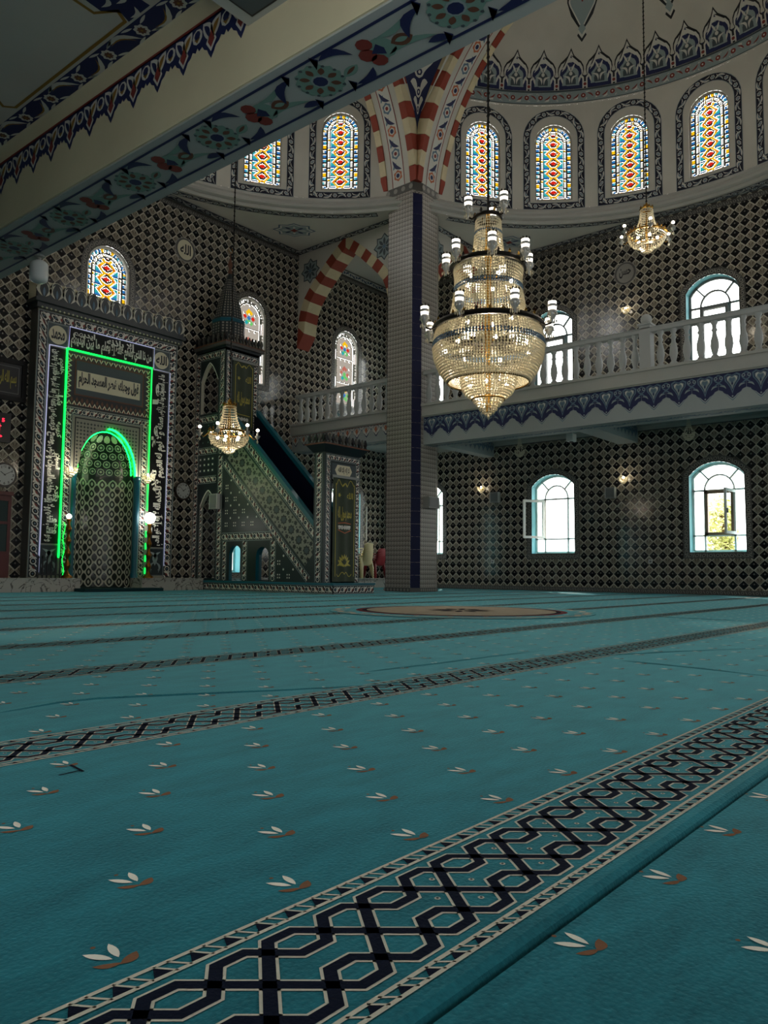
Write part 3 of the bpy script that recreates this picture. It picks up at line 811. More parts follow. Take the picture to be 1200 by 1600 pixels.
# pendentive between the two arches
mb = MB(); rows = []; ro = AR + 0.34
for i in range(13):
    z = 12.15 + i * 0.28; h = math.sqrt(ro ** 2 - (z - AZ) ** 2)
    A = Vector((CX0 - 0.01, min(CY0, CY + h), z)); B = Vector((min(CX0, CX + h), CY0 - 0.01, z)); M = (A + B) / 2 + Vector((0.12, 0.12, 0)) * (i / 12)
    rows.append([A, (A + M) / 2 + Vector((0.03, 0.03, 0)) * (i / 12), M, (B + M) / 2 + Vector((0.03, 0.03, 0)) * (i / 12), B])
mb.grid(rows, 'navy')
PEND = tag(mb.build('pendentive', smooth=True), 'navy painted pendentive wedge between the two striped arches above the column', 'pendentive', kind='structure')
mb = MB()
def pf(u, v, o):
    k = (v - 12.15) / 0.28; i = min(11, max(0, int(k))); f = k - i; r = [a.lerp(b, f) for a, b in zip(rows[i], rows[i + 1])]
    x = (u + 1) * 2; j = min(3, max(0, int(x))); p = r[j].lerp(r[j + 1], x - j); return p + Vector((-0.7, -0.7, 0)) * o
D = Deco(mb, pf, 0.012, 0.006)
for v in (12.75, 13.15, 13.6, 14.1, 14.6):
    s = min(0.55, 0.2 + (v - 12.7) * 0.3)
    for q in (-0.45, 0.45): D.leaf(q * 0.2, v - 0.12, q * 1.5, v + 0.22, 0.13, 'paint_white', 1, 0.2 if q > 0 else -0.2)
    D.disc(0, v, 0.30, 'paint_white', 1, 8, 0.13); D.disc(0, v, 0.18, 'navy', 2, 8, 0.08); D.disc(0, v, 0.08, 'paint_white', 3, 6, 0.04)
D.stroke([(-0.93, 12.7), (-0.93, 15.3)], 0.08, 'paint_white', 1); D.stroke([(0.93, 12.7), (0.93, 15.3)], 0.08, 'paint_white', 1)
mb.build('painted_flowers', PEND)

# ceilings -------------------------------------------------------------------
RH, RD = 6.33, 6.50                      # hole radius in the flat ceiling, drum radius
CR, CL = (14.15, 6.4), (10.1, 10.45)     # centres of the two half domes
mb = MB()
def fan(c, a0, a1, lim):
    th = [a0 + (a1 - a0) * i / 48 for i in range(49)]
    for q in lim['corners']: th.append(math.atan2(q[1] - c[1], q[0] - c[0]))
    th = sorted(t for t in th if a0 <= t <= a1)
    def outp(t):
        k = 1e9; dx, dy = math.cos(t), math.sin(t)
        for ax, val in lim['sides']:
            dd = dx if ax == 0 else dy
            if abs(dd) > 1e-6:
                q = (val - c[ax]) / dd
                if q > 0: k = min(k, q)
        return (c[0] + dx * k, c[1] + dy * k, ZC)
    for a, b in zip(th, th[1:]):
        p, q = (c[0] + RH * math.cos(a), c[1] + RH * math.sin(a), ZC), (c[0] + RH * math.cos(b), c[1] + RH * math.sin(b), ZC)
        mb.face([p, outp(a), outp(b), q], 'plaster')
fan(CR, R_(-72), R_(72), dict(sides=((0, XW), (1, 12.85), (1, -0.05)), corners=((XW, 12.85), (XW, -0.05))))
fan(CL, R_(18), R_(162), dict(sides=((1, YF), (0, 16.48), (0, 3.72)), corners=((16.48, YF), (3.72, YF))))
mb.box(XL, 3.72, YB, YF, ZC, ZC + 0.1, 'plaster'); mb.box(XL, XW, YB, -0.05, ZC, ZC + 0.1, 'plaster')
mb.box(16.48, XW, 12.85, YF, 10.45, 10.55, 'plaster')
mb.box(3.2, 17.3, -0.8, 13.5, 16.9, 17.0, 'plaster')  # unseen lid replacing the main dome; with the walls below shuts out sky light
mb.box(3.6, 3.72, -0.2, 13.4, ZC, 16.9, 'plaster'); mb.box(3.6, 17.2, -0.3, -0.2, ZC, 16.9, 'plaster')
CEIL = tag(mb.build('ceiling'), 'flat white ceiling between the tiled walls and the round drums', 'ceiling', kind='structure')
mb = MB(); fc = lambda u, v, o: (u, v, ZC - o)
D = Deco(mb, fc, 0.006, 0.003)
band_vine(D.path([(XW - 0.14, 0.5), (XW - 0.14, 12.71), (17.1, 12.71)]), 0.24)
band_vine(D.path([(4.0, YF - 0.14), (16.34, YF - 0.14), (16.34, 13.3)]), 0.24)
mb.build('painted_edge_band', CEIL)
mb = MB(); D = Deco(mb, fc, 0.010, 0.003)
for c, a0, a1 in ((CR, -62, 62), (CL, 28, 152)):
    band_vine(D.path([(c[0] + 6.50 * math.cos(R_(a0 + (a1 - a0) * i / 60)), c[1] + 6.50 * math.sin(R_(a0 + (a1 - a0) * i / 60))) for i in range(61)]), 0.22, per=0.36)
mb.build('painted_ring_band', CEIL)
mb = MB(); D = Deco(mb, fc, 0.010, 0.003)
for x, y, r in ((19.62, 11.62, 0.62), (15.1, 16.0, 0.62)):
    g = D.sub(lambda u, v, x=x, y=y: (x + (u + v) * 0.7071, y + (v - u) * 0.7071))
    g.star(0, 0, r, 'paint_bluegrey', 0, 8, 0.78, 0.72); g.star(0, 0, r * 0.9, 'paint_white', 1, 8, 0.78, 0.72); g.star(0, 0, r * 0.78, 'paint_grey', 2, 8, 0.78, 0.72)
    for k in range(8): g.leaf(r * 0.2 * math.cos(k * 0.785), r * 0.15 * math.sin(k * 0.785), r * 0.6 * math.cos(k * 0.785), r * 0.42 * math.sin(k * 0.785), 0.035, 'navy' if k % 2 else 'paint_white', 3)
    g.star(0, 0, r * 0.2, 'paint_red', 4, 4, 0.6)
mb.build('star_emblem', CEIL, label='painted eight-pointed star with red centre')

# half domes -----------------------------------------------------------------
def half_dome(label, c, mid, angs, wlabels, medal):
    root = thing('half_dome', label, 'dome', (c[0], c[1], ZC), kind='structure')
    fr = lambda u, v, o: (c[0] + (RD - o) * math.cos(mid + u / RD), c[1] + (RD - o) * math.sin(mid + u / RD), v)
    wins = [Win(R_(a) * RD, 1.04, 11.0, 12.70, 13.22) for a in angs]
    U = R_(72) * RD
    mb = MB()
    # drum wall, cut in short facets so that it is round
    cuts = sorted({-U + 2 * U * i / 70 for i in range(71)} | {w.uc - w.hw + 2 * w.hw * i / 14 for w in wins for i in range(15)})
    for a, b in zip(cuts, cuts[1:]):
        if b - a < 1e-6: continue
        m_ = (a + b) / 2; w = next((w for w in wins if abs(m_ - w.uc) < w.hw), None)
        if w is None: mb.face([fr(a, 10.75, 0), fr(b, 10.75, 0), fr(b, 13.8, 0), fr(a, 13.8, 0)], 'plaster')
        else:
            mb.face([fr(a, 10.75, 0), fr(b, 10.75, 0), fr(b, 11.0, 0), fr(a, 11.0, 0)], 'plaster')
            mb.face([fr(a, w.top(a), 0), fr(b, w.top(b), 0), fr(b, 13.8, 0), fr(a, 13.8, 0)], 'plaster')
    for w in wins: reveal(mb, w, fr, 0.16, 'plaster')
    mb.build('drum', root)
    mb = MB(); a0, a1 = mid - R_(72), mid + R_(72)
    mb.lathe([(RH, ZC), (RH, 10.32), (RH + 0.03, 10.36), (RH - 0.04, 10.40), (RH - 0.05, 10.46), (RH + 0.02, 10.50), (RH + 0.05, 10.56), (RH + 0.02, 10.60), (RH + 0.07, 10.66), (RD, 10.75)], (c[0], c[1], 0), 'fascia_paint', 72, a0, a1)
    mb.build('cornice', root)
    mb = MB(); B = 4.2
    sh = lambda z: RD * math.sqrt(max(0.0, 1 - ((z - 13.8) / B) ** 2))
    mb.lathe([(sh(13.8 + B * math.sin(R_(t))), 13.8 + B * math.sin(R_(t))) for t in range(0, 91, 6)], (c[0], c[1], 0), 'plaster', 72, a0, a1); mb.build('shell', root, smooth=True)
    fs = lambda u, v, o: (c[0] + (sh(v) - o) * math.cos(mid + u / RD), c[1] + (sh(v) - o) * math.sin(mid + u / RD), v - o * (v - 13.8) / B)
    mb = MB(); D = Deco(mb, fs, 0.008, 0.005)
    d = D.path([(-U + 2 * U * i / 60, 14.02) for i in range(61)]); band_vine(d, 0.36, 'paint_grey', 'paint_white', 'slate', 0.40, 'paint_red')
    lines(d, 0.165, 0.04, 'slate', 2)
    mb.build('painted_band', root)
    mb = MB(); D = Deco(mb, fs, 0.008, 0.006)
    per = R_(7.0) * RD; k0 = int(U / per)
    for i in range(60): 
        a, b = -U + 2 * U * i / 60, -U + 2 * U * (i + 1) / 60
        D.rect(a, b, 14.22, 14.56, 'navy', 0)
    for k in range(-k0, k0 + 1):
        x = k * per + R_(2.3) * RD
        if abs(x) > U - 0.3: continue
        def og(s, h, base=14.22, x=x):
            H = [(-.50, 0), (-.50, .30), (-.43, .36), (-.47, .47), (-.45, .58), (-.37, .68), (-.23, .76), (-.12, .83), (-.06, .91), (0, 1.0)]
            L = [(x + p * s * per, base + q * h) for p, q in H]; return L + [(2 * x - p, q) for p, q in L[-2::-1]]
        D.poly(og(1.0, 1.0), 'ink', 1); D.poly(og(0.93, 0.94), 'paint_white', 2); D.poly(og(0.82, 0.83), 'navy', 3); D.poly(og(0.60, 0.62, 14.3), 'paint_grey', 4); D.poly(og(0.36, 0.42, 14.34), 'slate', 5)
        for q in (-1, 1):
            D.leaf(x + q * 0.03, 14.36, x + q * 0.20, 14.56, 0.03, 'paint_white', 6, 0.3 * q); D.leaf(x + q * 0.22, 14.36, x + q * 0.28, 14.58, 0.025, 'paint_white', 6); D.leaf(x, 14.66, x + q * 0.11, 14.86, 0.025, 'paint_white', 6)
        D.disc(x, 14.62, 0.05, 'paint_white', 6, 8); D.disc(x + per / 2, 14.32, 0.07, 'paint_white', 4, 8); D.disc(x + per / 2, 14.32, 0.045, 'paint_red', 5, 8)
    mb.build('palmette_fringe', root)
    for a in medal:
        mb = MB(); D = Deco(mb, fs, 0.008, 0.005); x = R_(a) * RD
        def drop(s, z0=15.62, x=x):
            L = [(0, -0.30), (-.10, -0.16), (-.04, -0.04), (-.12, 0.06), (-.24, .22), (-.34, .45), (-.36, .70), (-.30, .95), (-.18, 1.12), (0, 1.26)]
            q = [(x + p * s * 1.4, z0 + (0.45 + (v - 0.45) * s)) for p, v in L]; return q + [(2 * x - p, v) for p, v in q[-2:0:-1]]
        D.poly(drop(1.0), 'ink', 0); D.poly(drop(0.9), 'paint_white', 1); D.poly(drop(0.8), 'paint_grey', 2)
        for k in range(4):
            for q in (-1, 1): D.leaf(x, 15.75 + k * 0.22, x + q * 0.2, 15.92 + k * 0.22, 0.04, 'slate' if k % 2 else 'paint_white', 3, 0.2 * q)
            D.disc(x, 15.88 + k * 0.22, 0.035, 'paint_red', 4, 6)
        mb.build('drop_medallion', root)
    mb = MB(); D = Deco(mb, fr, 0.006, 0.003)
    for w in wins:
        P = [(w.uc - 0.76 + 1.52 * i / 8, 10.84) for i in range(9)] + [(w.uc + 0.76 * math.cos(math.pi * i / 16), 12.82 + 0.76 * math.sin(math.pi * i / 16)) for i in range(17)]
        band_vine(D.path(P, True), 0.20, per=0.40)
    mb.build('painted_window_surround', root)
    for a, lb in zip(angs, wlabels):
        if not lb: continue
        NWIN[0] += 1; th = mid + R_(a)
        r = thing('window_%d' % NWIN[0], lb, 'window', (c[0] + (RD + 0.06) * math.cos(th), c[1] + (RD + 0.06) * math.sin(th), 11.0), kind='structure')
        r.rotation_euler = (0, 0, th - math.pi / 2)
        o = link('stained_glass', SG_DRUM, r, 'coloured glass pieces', 'stuff'); o.matrix_parent_inverse = Matrix.Identity(4)
        mb = MB(); w = Win(0, 1.06, 0, 1.70, 2.23); A, Bq = w.outline(0.0), w.outline(-0.05)
        for i in range(len(A)):
            j = (i + 1) % len(A); mb.face([(A[i][0], -0.03, A[i][1]), (A[j][0], -0.03, A[j][1]), (Bq[j][0], -0.03, Bq[j][1]), (Bq[i][0], -0.03, Bq[i][1])], 'tracery')
            mb.face([(Bq[i][0], -0.03, Bq[i][1]), (Bq[j][0], -0.03, Bq[j][1]), (Bq[j][0], 0.02, Bq[j][1]), (Bq[i][0], 0.02, Bq[i][1])], 'tracery')
        q = mb.build('glass_rim', r); q.matrix_parent_inverse = Matrix.Identity(4)
    return root
half_dome('half dome over the side gallery with a ring of stained glass windows', CR, 0.0, (52.5, 34.6, 16.4, -1.9, -20.1, -38.3, -56.0),
          ['stained glass drum window behind the large chandelier chain, first right of the column', 'stained glass drum window second to the right of the column', 'stained glass drum window above the small hanging chandelier',
           'stained glass drum window fourth to the right of the column', 'stained glass drum window cut off by the right edge', None, None], (27.6, 5.2, -17.0))
half_dome('half dome over the prayer wall with stained glass windows left of the column', CL, R_(90), (-52.6, -33.9, -15.4, 3.0, 21.4, 40.0),
          ['stained glass drum window just left of the column', 'stained glass drum window half covered by the dark beam', 'stained glass drum window hidden behind the beam', None, None, None], (-24.0,))

# corner bay arches ----------------------------------------------------------
HALF = [(17.2, 7.30), (16.90, 7.72), (16.85, 8.08), (16.78, 8.37), (16.66, 8.65), (16.46, 8.89), (16.24, 9.11), (16.03, 9.30), (15.82, 9.50), (15.58, 9.69), (15.36, 9.86), (15.22, 9.97)]
def bay_arch(label, fn, stars):
    """fn(y, z, d): y as on the arch between prayer wall and column, d into the wall"""
    T = 0.48
    L = HALF + [(15.22 * 2 - y, z) for y, z in HALF[-2::-1]]
    root = thing('bay_arch', label, 'arch', fn(15.22, 9.97, 0.2), kind='structure')
    mb = MB()
    for d in (0.0, T):
        for (a, za), (b, zb) in zip(L, L[1:]): mb.face([fn(a, za, d), fn(b, zb, d), fn(b, 10.5, d), fn(a, 10.5, d)], 'plaster')
    mb.build('wall_panel', root)
    nrm = []
    for i in range(len(L)):
        a, b = Vector(L[max(0, i - 1)]), Vector(L[min(len(L) - 1, i + 1)]); t = (b - a).normalized(); n = Vector((t.y, -t.x))
        if n.y < 0 and abs(t.x) > 0.05: n = -n
        nrm.append(n)
    for i in range(len(L) - 1):
        (a, za), (b, zb) = L[i], L[i + 1]; w = 0.30
        if i in (0, len(L) - 2): oa, ob = (a, za + 0.36), (b + (0.27 if b < a else -0.27), zb + 0.05)
        if i == 0: oa, ob = (17.2, 7.34), (17.16, 7.95)
        elif i == len(L) - 2: oa, ob = (15.22 * 2 - 17.16, 7.95), (15.22 * 2 - 17.2, 7.34)
        else:
            na, nb = nrm[i], nrm[i + 1]
            oa, ob = (a + na.x * w, za + na.y * w), (b + nb.x * w, zb + nb.y * w)
            if i == 1: oa = (17.16, 7.95)
            if i + 1 == len(L) - 2: ob = (15.22 * 2 - 17.16, 7.95)
            if i + 1 == 11: ob = (15.22, 10.33)
            if i == 11: oa = (15.22, 10.33)
        mb = MB(); g = 0.004
        mb.hexa([fn(a, za, -0.02), fn(b, zb, -0.02), fn(b, zb, T + 0.01), fn(a, za, T + 0.01), fn(*oa, -0.02), fn(*ob, -0.02), fn(*ob, T + 0.01), fn(*oa, T + 0.01)], 'brick_red' if i % 2 == 0 else 'voussoir_cream')
        mb.build('voussoir', root)
    mb = MB(); D = Deco(mb, lambda u, v, o: fn(u, v, -o), 0.006, 0.003)
    for y, z in stars:
        D.star(y, z, 0.40, 'slate', 0, 8, 0.74); D.star(y, z, 0.35, 'paint_grey', 1, 8, 0.74)
        for k in range(8): D.leaf(y + 0.05 * math.cos(k * .785), z + 0.05 * math.sin(k * .785), y + 0.27 * math.cos(k * .785), z + 0.27 * math.sin(k * .785), 0.045, 'slate', 2)
        D.disc(y, z, 0.06, 'paint_bluegrey', 3, 8)
    mb.build('star_emblem', root, label='painted grey eight-pointed star')
bay_arch('pointed red and cream striped arch between the prayer wall and the column', lambda y, z, d: (16.45 + d, y, z), ((16.68, 9.62), (13.75, 9.62)))
bay_arch('pointed striped arch behind the large chandelier, between the column and the side wall', lambda y, z, d: (20.8 - (17.2 - y) * 0.93, 12.80 + d, z), ((16.68, 9.62), (13.85, 9.62)))
mb = MB(); D = Deco(mb, f_front, 0.03, 0.003); band_vine(D.path([(16.95, 10.32), (20.8, 10.32)]), 0.16, 'paint_white', 'navy', 'paint_grey'); mb.build('painted_band', W_FRONT)

# galleries ------------------------------------------------------------------
def lambrequin(D, u0, u1, per, top, val, tip, cols):
    n = max(1, round((u1 - u0) / per)); per = (u1 - u0) / n; H = val - tip
    for i in range(n):
        x = u0 + per * (i + 0.5)
        def sh(s, e, k=1.0):
            P = [(-.5, -e), (-.47, .04 + e), (-.36, .16), (-.32, .34), (-.25, .48), (-.17, .58), (-.12, .74), (-.05, .90), (0, 1.0)]
            L = [(x - per / 2, top)] + [(x + p * s * per, val - (q * H * k) - (e if q > .5 else 0)) for p, q in P]
            return L + [(2 * x - a, b) for a, b in L[-2::-1]]
        D.poly(sh(1.0, 0.022), cols[0], 0); D.poly(sh(1.0, 0.010, 0.97), cols[1], 1); D.poly(sh(0.99, 0.0, 0.90), cols[2], 2)
        h = top - tip
        def heart(k, y0=.02, y1=.80):
            P = [(0, .10), (-.16, .0), (-.30, .10), (-.27, .34), (-.16, .52), (-.07, .72), (0, 1.0)]
            L = [(x + p * per * k, top - h * (y0 + (y1 - y0) * (q * k + (1 - k) * .35))) for p, q in P]; return L + [(2 * x - a, b) for a, b in L[-2:0:-1]]
        D.poly(heart(1.0), cols[3], 3); D.poly(heart(0.80), cols[2], 4); D.poly(heart(0.68), cols[4], 5); D.poly(heart(0.34), cols[3], 6)
        D.poly([(x, top - h * .34), (x - per * .035, top - h * .41), (x, top - h * .49), (x + per * .035, top - h * .41)], cols[2], 7)
        for q in (-1, 1):
            D.leaf(x + q * per * .05, top - h * .14, x + q * per * .15, top - h * .30, per * .022, cols[5], 6, 0.25 * q)
            D.stroke([(x + q * per * (.50 - .15 * math.sin(t * .55)), top - h * (.04 + .052 * t)) for t in range(9)], per * .05, cols[3], 3)
            D.disc(x + q * per * .40, top - h * .16, per * .07, cols[4], 4, 9); D.disc(x + q * per * .40, top - h * .16, per * .035, cols[2], 5, 7)
            D.leaf(x + q * per * .47, top - h * .46, x + q * per * .22, top - h * .58, per * .035, cols[4], 3, -0.2 * q)
        D.disc(x, top - h * .88, per * .035, cols[4], 3, 6)
BIG = ('paint_bluegrey', 'gallery_paint', 'navy', 'paint_bluegrey', 'paint_grey', 'glaze_white')
def balustrade(label, y0, y1, newels, n_b, xr=16.36, zb=4.89, zt=5.78):
    root = thing('balustrade', label, 'balustrade', (xr, y0, zb))
    prof = [(0.075, 0.0), (0.075, 0.06), (0.045, 0.09), (0.06, 0.14), (0.085, 0.26), (0.075, 0.38), (0.045, 0.50), (0.04, 0.56), (0.062, 0.60), (0.04, 0.64), (0.045, 0.70), (0.07, 0.745), (0.07, 0.79)]
    mb = MB(); mb.lathe(prof, (0, 0, 0), 'rail_paint', 10); me = mb.mesh('baluster', True)
    for i in range(n_b):
        y = y0 + (y1 - y0) * (i + 0.5) / n_b
        if any(abs(y - q) < 0.16 for q in newels): continue
        link('baluster', me, root, loc=(xr, y, zb))
    mb = MB(); mb.box(xr - 0.10, xr + 0.10, y0, y1, zt - 0.10, zt - 0.02, 'rail_paint'); mb.box(xr - 0.12, xr + 0.12, y0, y1, zt - 0.02, zt, 'rail_paint'); mb.build('handrail', root)
    for q in newels:
        mb = MB(); mb.box(xr - 0.12, xr + 0.12, q - 0.12, q + 0.12, zb, zt + 0.06, 'rail_paint'); mb.box(xr - 0.15, xr + 0.15, q - 0.15, q + 0.15, zt + 0.06, zt + 0.10, 'rail_paint')
        mb.sphere((xr, q, zt + 0.21), 0.12, 'rail_paint', 14, 10); mb.build('newel_post', root)
    return root
def gallery():
    root = thing('gallery', 'white side gallery with painted blue fringe along its beam', 'gallery', (16.3, 4, 4.58), kind='structure')
    for y0, y1, zb in ((YB, CY0, 3.83), (CY1, YF, 4.08)):
        mb = MB(); mb.box(16.3, 16.95, y0, y1, zb, 4.57, 'gallery_paint'); b = mb.build('beam', root)
        mb = MB(); mb.box(16.22, 16.95, y0, y1, 4.57, 4.89, 'fascia_paint'); mb.box(16.18, 16.3, y0, y1, 4.83, 4.89, 'fascia_paint'); mb.box(16.26, 16.3, y0, y1, 4.545, 4.57, 'fascia_paint'); mb.build('fascia', root)
        mb = MB(); D = Deco(mb, lambda u, v, o: (16.3 - o, u, v), 0.004, 0.002)
        if y0 < 0: lambrequin(D, 0.04, CY0 - 0.02, 0.53, 4.545, 4.22, 4.0, BIG)
        else:
            lambrequin(D, y0, y1, 0.36, 4.54, 4.42, 4.24, ('navy', 'navy', 'paint_white', 'paint_bluegrey', 'paint_white', 'orange_paint')); D.rect(y0, y1, 4.53, 4.56, 'paint_red', 6)
            for i in range(11): D.poly([(y0 + 0.352 * (i + .5), 4.50), (y0 + 0.352 * (i + .5) - .05, 4.42), (y0 + 0.352 * (i + .5), 4.33), (y0 + 0.352 * (i + .5) + .05, 4.42)], 'orange_paint', 7)
        mb.build('painted_fringe', b)
        mb = MB(); D = Deco(mb, lambda u, v, o: (v, u, zb - o), 0.004, 0.002); band_vine(D.path([(max(y0, 0.0), 16.62), (y1, 16.62)]), 0.34, 'gallery_paint', 'paint_bluegrey', 'paint_white', 0.5, 'paint_grey'); mb.build('painted_soffit', b)
    mb = MB(); mb.box(16.95, XW, YB, YF, 4.58, 4.80, 'gallery_paint'); mb.build('floor_slab', root)
    mb = MB()
    for zz, t in ((4.50, 0.10), (4.42, 0.05)): mb.box(XW - t, XW, YB, YF, zz, 4.58, 'fascia_paint'); mb.box(16.95, 16.95 + t, YB, CY0, zz, 4.58, 'fascia_paint')
    mb.build('ceiling_moulding', root)
    for y0, y1 in ((8.28, 8.82), (12.86, 13.2), (3.6, 4.15)):
        mb = MB(); mb.box(16.95, XW, y0, y1, 4.10, 4.58, 'gallery_paint'); b = mb.build('cross_beam', root)
        mb = MB(); D = Deco(mb, lambda u, v, o, y0=y0: (u, y0 - o, v), 0.004, 0.002); lambrequin(D, 17.0, XW - 0.05, 0.24, 4.54, 4.36, 4.24, ('navy', 'gallery_paint', 'paint_bluegrey', 'gallery_paint', 'navy', 'paint_white')); mb.build('painted_fringe', b)
gallery()
balustrade('long white balustrade on the side gallery right of the column', 0.3, CY0, (6.29, 1.6), 43)
balustrade('short white balustrade between the prayer wall and the column', CY1 + 0.05, YF - 0.15, (), 13)

# the aisle over the camera ---------------------------------------------------
root = thing('aisle_beam', 'heavy painted beam of the near gallery crossing the upper left corner', 'beam', (3.65, 6, 3.83), kind='structure')
mb = MB(); mb.box(3.36, 3.96, YB, YF, 3.83, 4.9, 'grey_paint'); mb.build('beam', root)
mb = MB(); mb.box(3.345, 3.36, YB, YF, 3.845, 4.68, 'cream_plaster'); mb.build('cream_face', root)
mb = MB(); D = Deco(mb, lambda u, v, o: (v, u, 3.83 - o), 0.004, 0.002)
for x in (3.43, 3.845): D.rect(0.8, 12.2, x - 0.012, x + 0.012, 'navy', 0, 8)
k = 0; y = 2.51 - 1.11 * 2
while y < 12:
    f = lambda du, dv, y=y: (y + du, 3.635 + dv)
    S = D.sub(lambda a, b, y=y: (y + a * 1.16, 3.635 + b * 1.16))
    S.ros(0, 0, 0.155, 'sage', 0, 14, 0.10)
    for j in range(8): S.leaf(0.06 * math.cos(j * .785), 0.06 * math.sin(j * .785), 0.125 * math.cos(j * .785), 0.125 * math.sin(j * .785), 0.02, 'paint_brown', 1)
    for j in range(12): S.disc(0.14 * math.cos(j * .5236 + .2), 0.14 * math.sin(j * .5236 + .2), 0.012, 'slate', 1, 5)
    S.disc(0, 0, 0.058, 'paint_grey', 1, 10); S.disc(0, 0, 0.045, 'navy', 2, 10)
    # red flower midway, with navy stems and sage leaves
    F = D.sub(lambda a, b, y=y: (y + 0.55 + a * 1.12, 3.635 + b * 1.16))
    for j, (a, b, r) in enumerate(((0.09, 0.07, 0.05), (0.12, 0.0, 0.055), (0.08, -0.08, 0.05))): F.disc(a, b, r, 'paint_red', 1, 9)
    F.disc(0.02, 0, 0.09, 'sage', 0, 10); F.poly([(0.02, -0.05), (0.09, 0), (0.02, 0.05), (0.0, 0)], 'navy', 2)
    F.leaf(-0.05, 0.0, -0.19, 0.02, 0.05, 'paint_brown', 1); F.leaf(-0.08, 0.0, -0.16, 0.012, 0.02, 'sage', 2)
    F.leaf(0.02, 0.07, -0.30, 0.10, 0.024, 'sage', 0, 0.12); F.leaf(0.0, -0.08, -0.24, -0.12, 0.022, 'sage', 0, -0.12)
    for (a0, b0, a1, b1, bd) in ((-0.16, 0.03, -0.36, -0.13, 0.2), (0.18, -0.06, 0.38, -0.14, -0.25), (0.16, 0.09, 0.34, 0.15, 0.2), (-0.22, 0.12, -0.36, 0.16, 0.1)):
        F.leaf(a0, b0, a1, b1, 0.030, 'navy', 2, bd); F.poly([(a1, b1), (a1 + 0.06, b1 + 0.05), (a1 - 0.01, b1 - 0.01), (a1 + 0.02, b1 - 0.06)], 'navy', 2)
    F.leaf(0.22, 0.02, 0.36, 0.06, 0.035, 'sage', 0); F.leaf(0.24, 0.02, 0.33, 0.05, 0.012, 'paint_brown', 1)
    y += 1.11
mb.build('painted_soffit_band', root, label='navy, sage and red floral band on the underside')
mb = MB(); D = Deco(mb, lambda u, v, o: (3.345 - o, u, v), 0.003, 0.0015)
n = 24
D.rect(4.06, 12.2, 4.50, 4.53, 'paint_red', 0, 6)
for i in range(n):
    x = 4.113 + 0.331 * i
    def cusp(s, e): 
        P = [(-.5, .56), (-.44, .66), (-.33, .60), (-.26, .70), (-.15, .76), (-.10, .86), (0, 1.0)]
        L = [(x - .1655, 4.51)] + [(x + p * 0.331 * s, 4.52 - q * 0.33 * e) for p, q in P]; return L + [(2 * x - a, b) for a, b in L[-2::-1]]
    D.poly(cusp(1.0, 1.0), 'navy', 0); D.poly(cusp(0.86, 0.86), 'paint_white', 1) if False else None
    D.poly([(x, 4.24), (x - .06, 4.32), (x, 4.42), (x + .06, 4.32)], 'paint_white', 2); D.poly([(x, 4.27), (x - .04, 4.325), (x, 4.40), (x + .04, 4.325)], 'paint_red', 3)
    for q in (-1, 1):
        D.leaf(x + q * .01, 4.33, x + q * .10, 4.49, 0.052, 'paint_white', 2, 0.1 * q); D.leaf(x + q * .025, 4.36, x + q * .085, 4.465, 0.022, 'gold_paint' if q < 0 else 'navy', 3, 0.1 * q)
    D.disc(x + .1655, 4.42, 0.060, 'paint_white', 2, 9); D.disc(x + .1655, 4.43, 0.036, 'navy', 3, 8); D.poly([(x + .13, 4.405), (x + .1655, 4.37), (x + .20, 4.405)], 'gold_paint', 3)
mb.build('painted_fringe', root, label='navy, red and gold scalloped fringe')
mb = MB(); rows = []
for t in range(7):
    a = R_(90 * t / 6); rows.append([(3.343 - 0.03 * (1 - math.cos(a)), yy, 4.55 + 0.13 * math.sin(a)) for yy in (4.04, YF)])
mb.grid(rows, 'cream_plaster'); mb.build('cove_moulding', root, smooth=True)
root = thing('aisle_ceiling', 'dim panelled ceiling of the aisle with navy flower border at top left', 'ceiling', (1.5, 8, 4.68), kind='structure')
mb = MB(); mb.box(XL, 3.36, YB, YF, 4.68, 4.9, 'plaster'); mb.build('ceiling_panel', root)
mb = MB(); D = Deco(mb, lambda u, v, o: (v, u, 4.68 - o), 0.003, 0.002); d = D.path([(4.1, 3.235), (12.0, 3.235)])
w = 0.19; ground(d, w, 'navy'); per = 0.47
for i in range(16):
    c = per * (i + .3); d.ros(c, 0, 0.068, 'paint_white', 1, 8, .2); d.ros(c, 0, 0.042, 'paint_brown', 2, 8, .3); d.disc(c, 0, 0.012, 'gold_paint', 3, 6)
    s = 1 if i % 2 else -1
    d.leaf(c + .08, -s * .06, c + .40, s * .06, .026, 'paint_white', 1, .2 * s); d.leaf(c + .13, -s * .045, c + .36, s * .045, .008, 'gold_paint', 2, .2 * s)
    for q in (-1, 1): d.leaf(c + .04, q * .06, c + .16, q * .085, .012, 'paint_white', 1); d.leaf(c + .42, -q * .05, c + .30, -q * .085, .012, 'paint_white', 1)
mb.build('painted_border', root)
mb = MB(); D = Deco(mb, lambda u, v, o: (v, u, 4.68 - o), 0.003, 0.002)
D.stroke([(5.24, 2.2), (5.30, 2.9), (5.14, 3.00), (5.20, 3.10), (6.98, 3.10), (7.05, 3.02), (6.95, 2.9), (7.0, 2.2)], 0.028, 'gold_paint', 0)
D.poly([(4.9, 3.12), (5.18, 3.12), (5.14, 3.03), (5.24, 2.92), (5.2, 2.6), (4.9, 2.6)], 'navy', 0)
for a, b in ((5.05, 3.05), (5.0, 2.9), (5.12, 2.85)): D.leaf(a - .05, b, a + .08, b + .05, .02, 'paint_white', 1, .3)
mb.build('painted_panel_frame', root)
mb = MB(); mb.box(XL, 3.345, 2.9, 4.04, 4.25, 4.68, 'grey_paint'); b = mb.build('cross_beam', root)
mb = MB(); D = Deco(mb, lambda u, v, o: (u, v, 4.25 - o), 0.003, 0.002)
